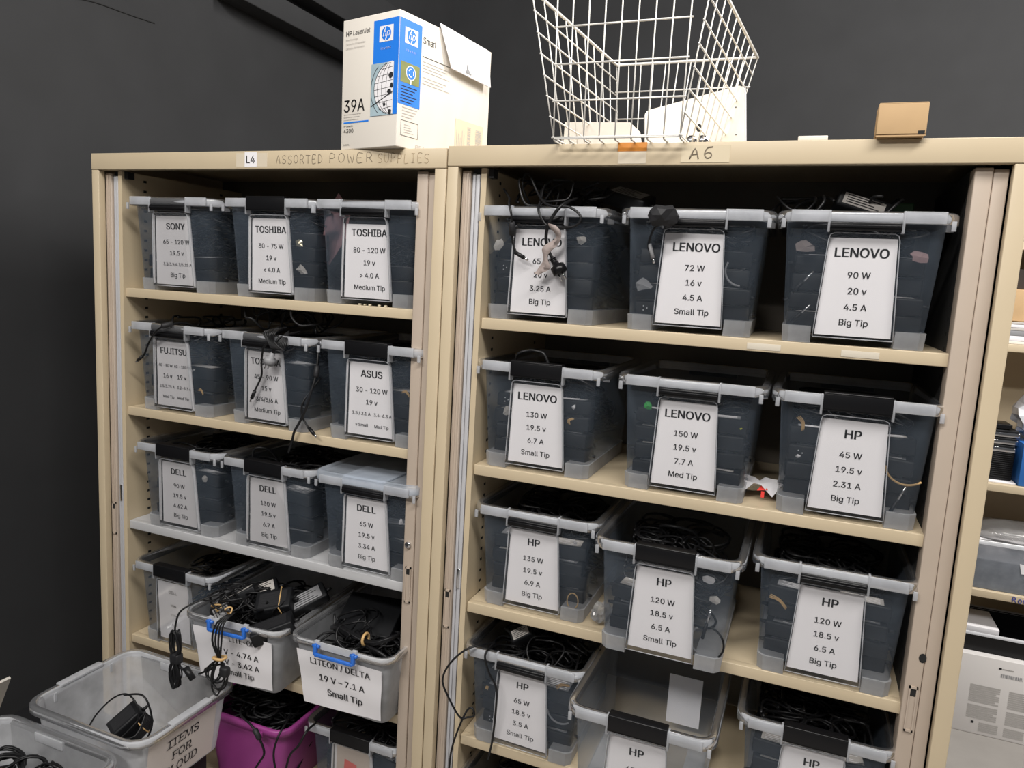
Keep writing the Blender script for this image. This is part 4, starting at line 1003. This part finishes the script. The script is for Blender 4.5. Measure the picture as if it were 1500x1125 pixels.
panel('front_panel', 'Fl', 'Fr', 8, 4); panel('back_panel', 'bl', 'br', 11, 4); panel('side_panel', 'fl', 'bl', 9, 7); panel('side_panel', 'fr', 'br', 9, 7)
m = MB()
for i in range(9): t = i/8; p, q = BL['fl'].lerp(BL['fr'], t), BL['bl'].lerp(BL['br'], t); m.tube([p, p+Vector((0, .006, -.005)), q+Vector((0, 0, -.003))], .0017, 0, 6, False, 1)
for i in range(8): t = i/7; m.tube([BL['fl'].lerp(BL['bl'], t)-Vector((0, 0, .002)), BL['fr'].lerp(BL['br'], t)-Vector((0, 0, .002))], .0017, 0, 6, False, 1)
m.build('bottom_panel', wirew, bk)
m = MB(); m.tube([TL['fl'], TL['fr'], TL['br'], TL['bl']], .0034, 0, 8, True, 1); m.build('rim_wire', wirew, bk)
# white cover plate with slots leaning in the basket
t = thing('cover_plate', 'white plate with a slot hole leaning in the wire basket', 'plate', (1.44, .34, 1.992)); t.rotation_euler = (R(-8), R(-6), R(2))
o2 = []
for cxx, czz, a0 in ((.095, .015, -90), (.095, .155, 0), (-.095, .128, 90), (-.095, .015, 180)):
    for k in range(5): a = R(a0+22.5*k); o2.append((cxx+.012*math.cos(a), czz+.012*math.sin(a)))
m = MB(); m.prism(o2, -.012, .012); m.build('plate', whitep, t)
m = MB()
for x, z in ((.012, .085),): m.add([(x+.006*math.cos(a*.3927), -.0125, z+.009*math.sin(a*.3927)) for a in range(16)], [tuple(range(16))])
for x, z in ((.09, .12), (.09, .06)): m.add([(x+.0015*math.cos(a*.7854), -.0125, z+.0015*math.sin(a*.7854)) for a in range(8)], [tuple(range(8))])
m.build('slot_hole', darkslot, t)
m = MB(); m.tube([(x, .0, z) for x, z in o2], .0045, 0, 6, True, 1); m.build('edge_trim', silver, t)
for i, x in enumerate((1.462, 1.484)):
    m = MB(); m.tube([(0, 0, 0), (0, -.012, 0), (0, -.014, 0), (0, -.022, .001), (0, -.024, .001)], [.007, .007, .0105, .0105, .006], 0, 10, False, 1)
    tag(m.build('chrome_knob', chrome, None, (x, .16, 2.012)), 'chrome knob low in the wire basket, '+('beside its pair nearer the plain wires' if i == 0 else 'beside its pair nearer the plate edge'), 'knob', 'chrome knobs')
t = MB(); t.prism([(-.085, 0), (.075, 0), (.060, .070), (-.083, .074)], 0, .10); tag(t.build('white_carton', cardw, None, (1.262, .20, 1.994)), 'white box with a sloped side in the wire basket', 'box')

# ---------------------------------------------------------------- scraps on the shelves
m = MB(); rn = random.Random(3); vs = []; fs = []
for i in range(5):
    for j in range(4): vs.append((.07*i/4-.035+rn.uniform(-.004, .004), .06*j/3-.03+rn.uniform(-.004, .004), .006+.026*abs(math.sin(i*1.1+j*1.7))+rn.uniform(0, .006)))
for i in range(4):
    for j in range(3): fs.append((i*4+j, i*4+j+1, i*4+5+j, i*4+4+j))
t = thing('paper_packet', 'crumpled white packet with red print between the 150 W and 45 W bins', 'packet', (1.660, .115, 1.3315))
m.add(vs, fs, 0, True); m.build('packet', paper, t)
m = MB(); m.add([(-.008, -.033, .020), (.012, -.033, .024), (.0, -.02, .030)], [(0, 1, 2)]); m.add([(0, -.034, .008), (.006, -.034, .008), (.006, -.033, .020), (0, -.033, .020)], [(0, 1, 2, 3)]); m.build('red_print', red, t)
m = MB(); bm = bmesh.new(); bmesh.ops.create_icosphere(bm, subdivisions=3, radius=1); rn = random.Random(8)
for v in bm.verts: v.co = Vector((v.co.x*.022, v.co.y*.04, v.co.z*.018+.017))*rn.uniform(.85, 1.1)
m.bm(bm, 0, False); tag(m.build('plastic_bag', bagm, None, (1.368, .085, 1.0225)), 'small clear plastic bag on the shelf between the 135 W and 120 W bins', 'bag')
m = MB(); rn = random.Random(6)
for k in range(5):
    x = .775+.018*k+rn.uniform(-.006, .006); m.box((x, .031, 1.650), (x+rn.uniform(.003, .007), .036, 1.6535), 0, .0008)
tag(m.build('foam_crumbs', mat('foam', (.70, .62, .45), .8)), 'pale foam crumbs on the shelf edge under the 80 - 120 W bin', 'crumbs', None, 'stuff')

# ---------------------------------------------------------------- shelving unit across the passage
su = thing('shelving_unit', 'cream shelving unit across the passage, marked ROW', 'shelf unit', (1.9, 2.0, 0))
for x in (0, 1.16): MB().box((x, 0, 0), (x+.02, .44, 1.98)).build('side_panel', cream, su)
MB().box((.02, .43, .35), (1.16, .44, 1.98)).build('back_panel', cream, su)
MB().box((0, 0, 1.95), (1.18, .44, 1.98)).build('top_panel', cream, su)
for z in (1.588, 1.03, .588): MB().box((.02, .01, z-.03), (1.16, .43, z), 0, .002).build('shelf', cream, su)
m = MB(); hand(m, 'R', .680, .562, .014, .020, .004, .0016, .0085, 0); hand(m, 'ow', .700, .562, .014, .026, .004, .0016, .0085, 0)
part_label(m.build('handwriting', bluemark, su), 'blue marker writing ROW')
for k, (h, mt) in enumerate(((.012, cardw), (.02, paper), (.02, greylab), (.012, lightgrey), (.012, paper), (.010, lightgrey))):
    z = 1.589+sum((.012, .02, .02, .012, .012, .010)[:k])
    tag(MB().box((2.36-.004*k, 2.02, z), (2.75, 2.30, z+h-.001), 0, .001).build('document_tray', mt), ('white', 'white', 'dark grey', 'pale grey', 'white', 'pale grey')[k]+' flat stack on the top shelf across the passage, '+('at the base', 'second from the base', 'the dark one', 'over the dark one', 'just under the topmost', 'topmost')[k], 'paper stack', 'paper stacks across the passage')
tag(MB().box((2.40, 2.06, 1.6765), (2.80, 2.34, 1.80), 0, .003).build('brown_carton', kraft), 'brown carton on the paper stacks across the passage', 'box')
tag(MB().box((2.42, 2.07, 1.801), (2.78, 2.33, 1.88), 0, .003).build('dark_carton', mat('dark_brown', (.05, .035, .025), .6)), 'dark brown box stacked on the brown carton across the passage', 'box')
# black slatted drive block and silver drives
t = thing('drive_tray', 'black ribbed tray under silver drives across the passage', 'tray', (2.46, 2.07, 1.0375))
m = MB(); m.box((-.06, .004, 0), (.068, .16, .115), 0)
for k in range(14): m.box((-.062, 0, .004+k*.008), (.07, .006, .008+k*.008), 0, .0008)
m.build('body', black, t); m = MB(); m.box((-.045, -.002, .06), (-.02, 0, .072)); m.build('badge', lightgrey, t)
tag(MB().box((2.36, 2.04, 1.0305), (2.54, 2.25, 1.0365), 0, .001).build('white_sheet', paper), 'white sheet under the black ribbed tray', 'sheet')
for k in range(3):
    t = thing('disk_drive', ('lowest', 'middle', 'uppermost')[k]+' silver drive stacked on the black ribbed tray', 'drive', (2.455+.004*k, 2.07, 1.154+.030*k), R(2*k-2), 'silver drives across the passage')
    m = MB(); m.box((-.055, 0, 0), (.075, .14, .018), 0, .002); m.build('case', chrome, t); m = MB(); m.box((-.054, -.001, .0185), (.07, .14, .026), 0, .001); m.build('circuit_board', brickm, t)
tag(MB().box((2.41, 2.08, 1.245), (2.51, 2.20, 1.262), 0, .001).build('black_tray_lid', black), 'black ribbed lid resting on the silver drives', 'lid')
t = MB().box((2.545, 2.03, 1.031), (2.75, 2.3, 1.20), 0, .002).build('blue_carton', mat('blue_card', (.02, .13, .42), .5)); tag(t, 'blue carton beside the silver drives across the passage', 'box')
m = MB(); bm = bmesh.new(); bmesh.ops.create_icosphere(bm, subdivisions=3, radius=1); rn = random.Random(18)
for v in bm.verts: v.co = Vector((v.co.x*.10, v.co.y*.08, v.co.z*.10))*rn.uniform(.82, 1.1)
m.bm(bm, 0, False); tag(m.build('crumpled_bag', mat('silver_bag', (.55, .55, .58), .3, .3), None, (2.615, 2.14, 1.305)), 'crumpled silvery bag on the blue carton across the passage', 'bag')
t = thing('grey_tote', 'grey translucent tote on the shelf marked ROW', 'bin', (2.62, 2.03, .589))
m = MB(); m.loft([rring(.26, 0, .30, .001, .03), rring(.29, -.012, .32, .205, .03)], 0, True, True); m.build('tub', frosted('tote_grey', .75, (.34, .37, .42), edge=.2), t)
m = MB(); m.loft([rring(.29+o, -.012-o, .32+o, .205+z, .03+o) for o, z in ((-.001, -.01), (.002, .003), (.012, .003), (.014, -.014))], 0, True); m.build('rim', greyrim, t)
m = MB(); m.add([(-.03, -.009, .13), (.04, -.009, .12), (.015, -.008, .09), (-.02, -.008, .088)], [(0, 3, 2, 1)]); m.build('label', paper, t)
m = MB(); bm = bmesh.new(); bmesh.ops.create_icosphere(bm, subdivisions=3, radius=1); rn = random.Random(28)
for v in bm.verts: v.co = Vector((v.co.x*.22, v.co.y*.12, v.co.z*.05))*rn.uniform(.85, 1.1)
m.bm(bm, 0, True); tag(m.build('plastic_bag', bagm, None, (2.60, 2.16, .80)), 'clear plastic bag lying in the grey tote', 'bag')
tag(MB().box((2.44, 2.06, .700), (2.75, 2.30, .70+.09), 0, .004).build('white_folder', paper), 'white folders standing in the grey tote', 'folder')
# black crate and printed carton on the floor
t = thing('black_crate', 'black crate with a pale rim on the printed white carton', 'crate', (2.62, 1.99, .338))
m = MB(); m.loft([rring(.27, 0, .28, .001, .02), rring(.28, -.006, .29, .08, .02)], 0, True, True); m.build('tub', black, t)
m = MB(); m.loft([rring(.28+o, -.006-o, .29+o, .08+z, .02+o) for o, z in ((-.001, -.006), (.002, .004), (.010, .004), (.011, -.008))], 0, True); m.build('rim', silver, t)
tag(MB().box((2.42, 2.03, .395), (2.56, 2.23, .425), 0, .003).build('white_papers', paper), 'white papers lying in the black crate', 'papers')
t = thing('printed_carton', 'white carton with grey printed text on the concrete floor', 'carton', (2.40, 1.955, .0005))
m = MB(); m.box((0, 0, 0), (.55, .30, .335), 0, .003); m.build('carton_body', mat('cool_white_card', (.72, .69, .67), .6), t)
m = MB(); q = lambda u0, v0, u1, v1, mi: m.add([(u0, -.0008, v0), (u1, -.0008, v0), (u1, -.0008, v1), (u0, -.0008, v1)], [(0, 1, 2, 3)], mi)
for c0 in (.070, .205):
    for k in range(9): q(c0, .205-k*.0085, c0+.105-.012*(k % 4 == 3), .2105-k*.0085, 0)
    for k in range(7): q(c0, .118-k*.0085, c0+.105-.012*(k % 4 == 3), .1235-k*.0085, 0)
for k in range(5): q(.118, .048-k*.008, .185, .053-k*.008, 0); q(.205, .048-k*.008, .275, .053-k*.008, 0)
rn = random.Random(31); x = .168
while x < .245: w = rn.uniform(.0012, .004); q(x, .262, x+w, .277, 1); x += w+rn.uniform(.001, .003)
x = .262
while x < .33: w = rn.uniform(.0012, .004); q(x, .262, x+w, .277, 1); x += w+rn.uniform(.001, .003)
q(.158, .293, .168, .301, 2); q(.17, .295, .21, .299, 0); q(.09, .045, .10, .055, 2)
m.build('fine_print', [mat('grey_print', (.42, .40, .38), .7), greylab, ink], t)
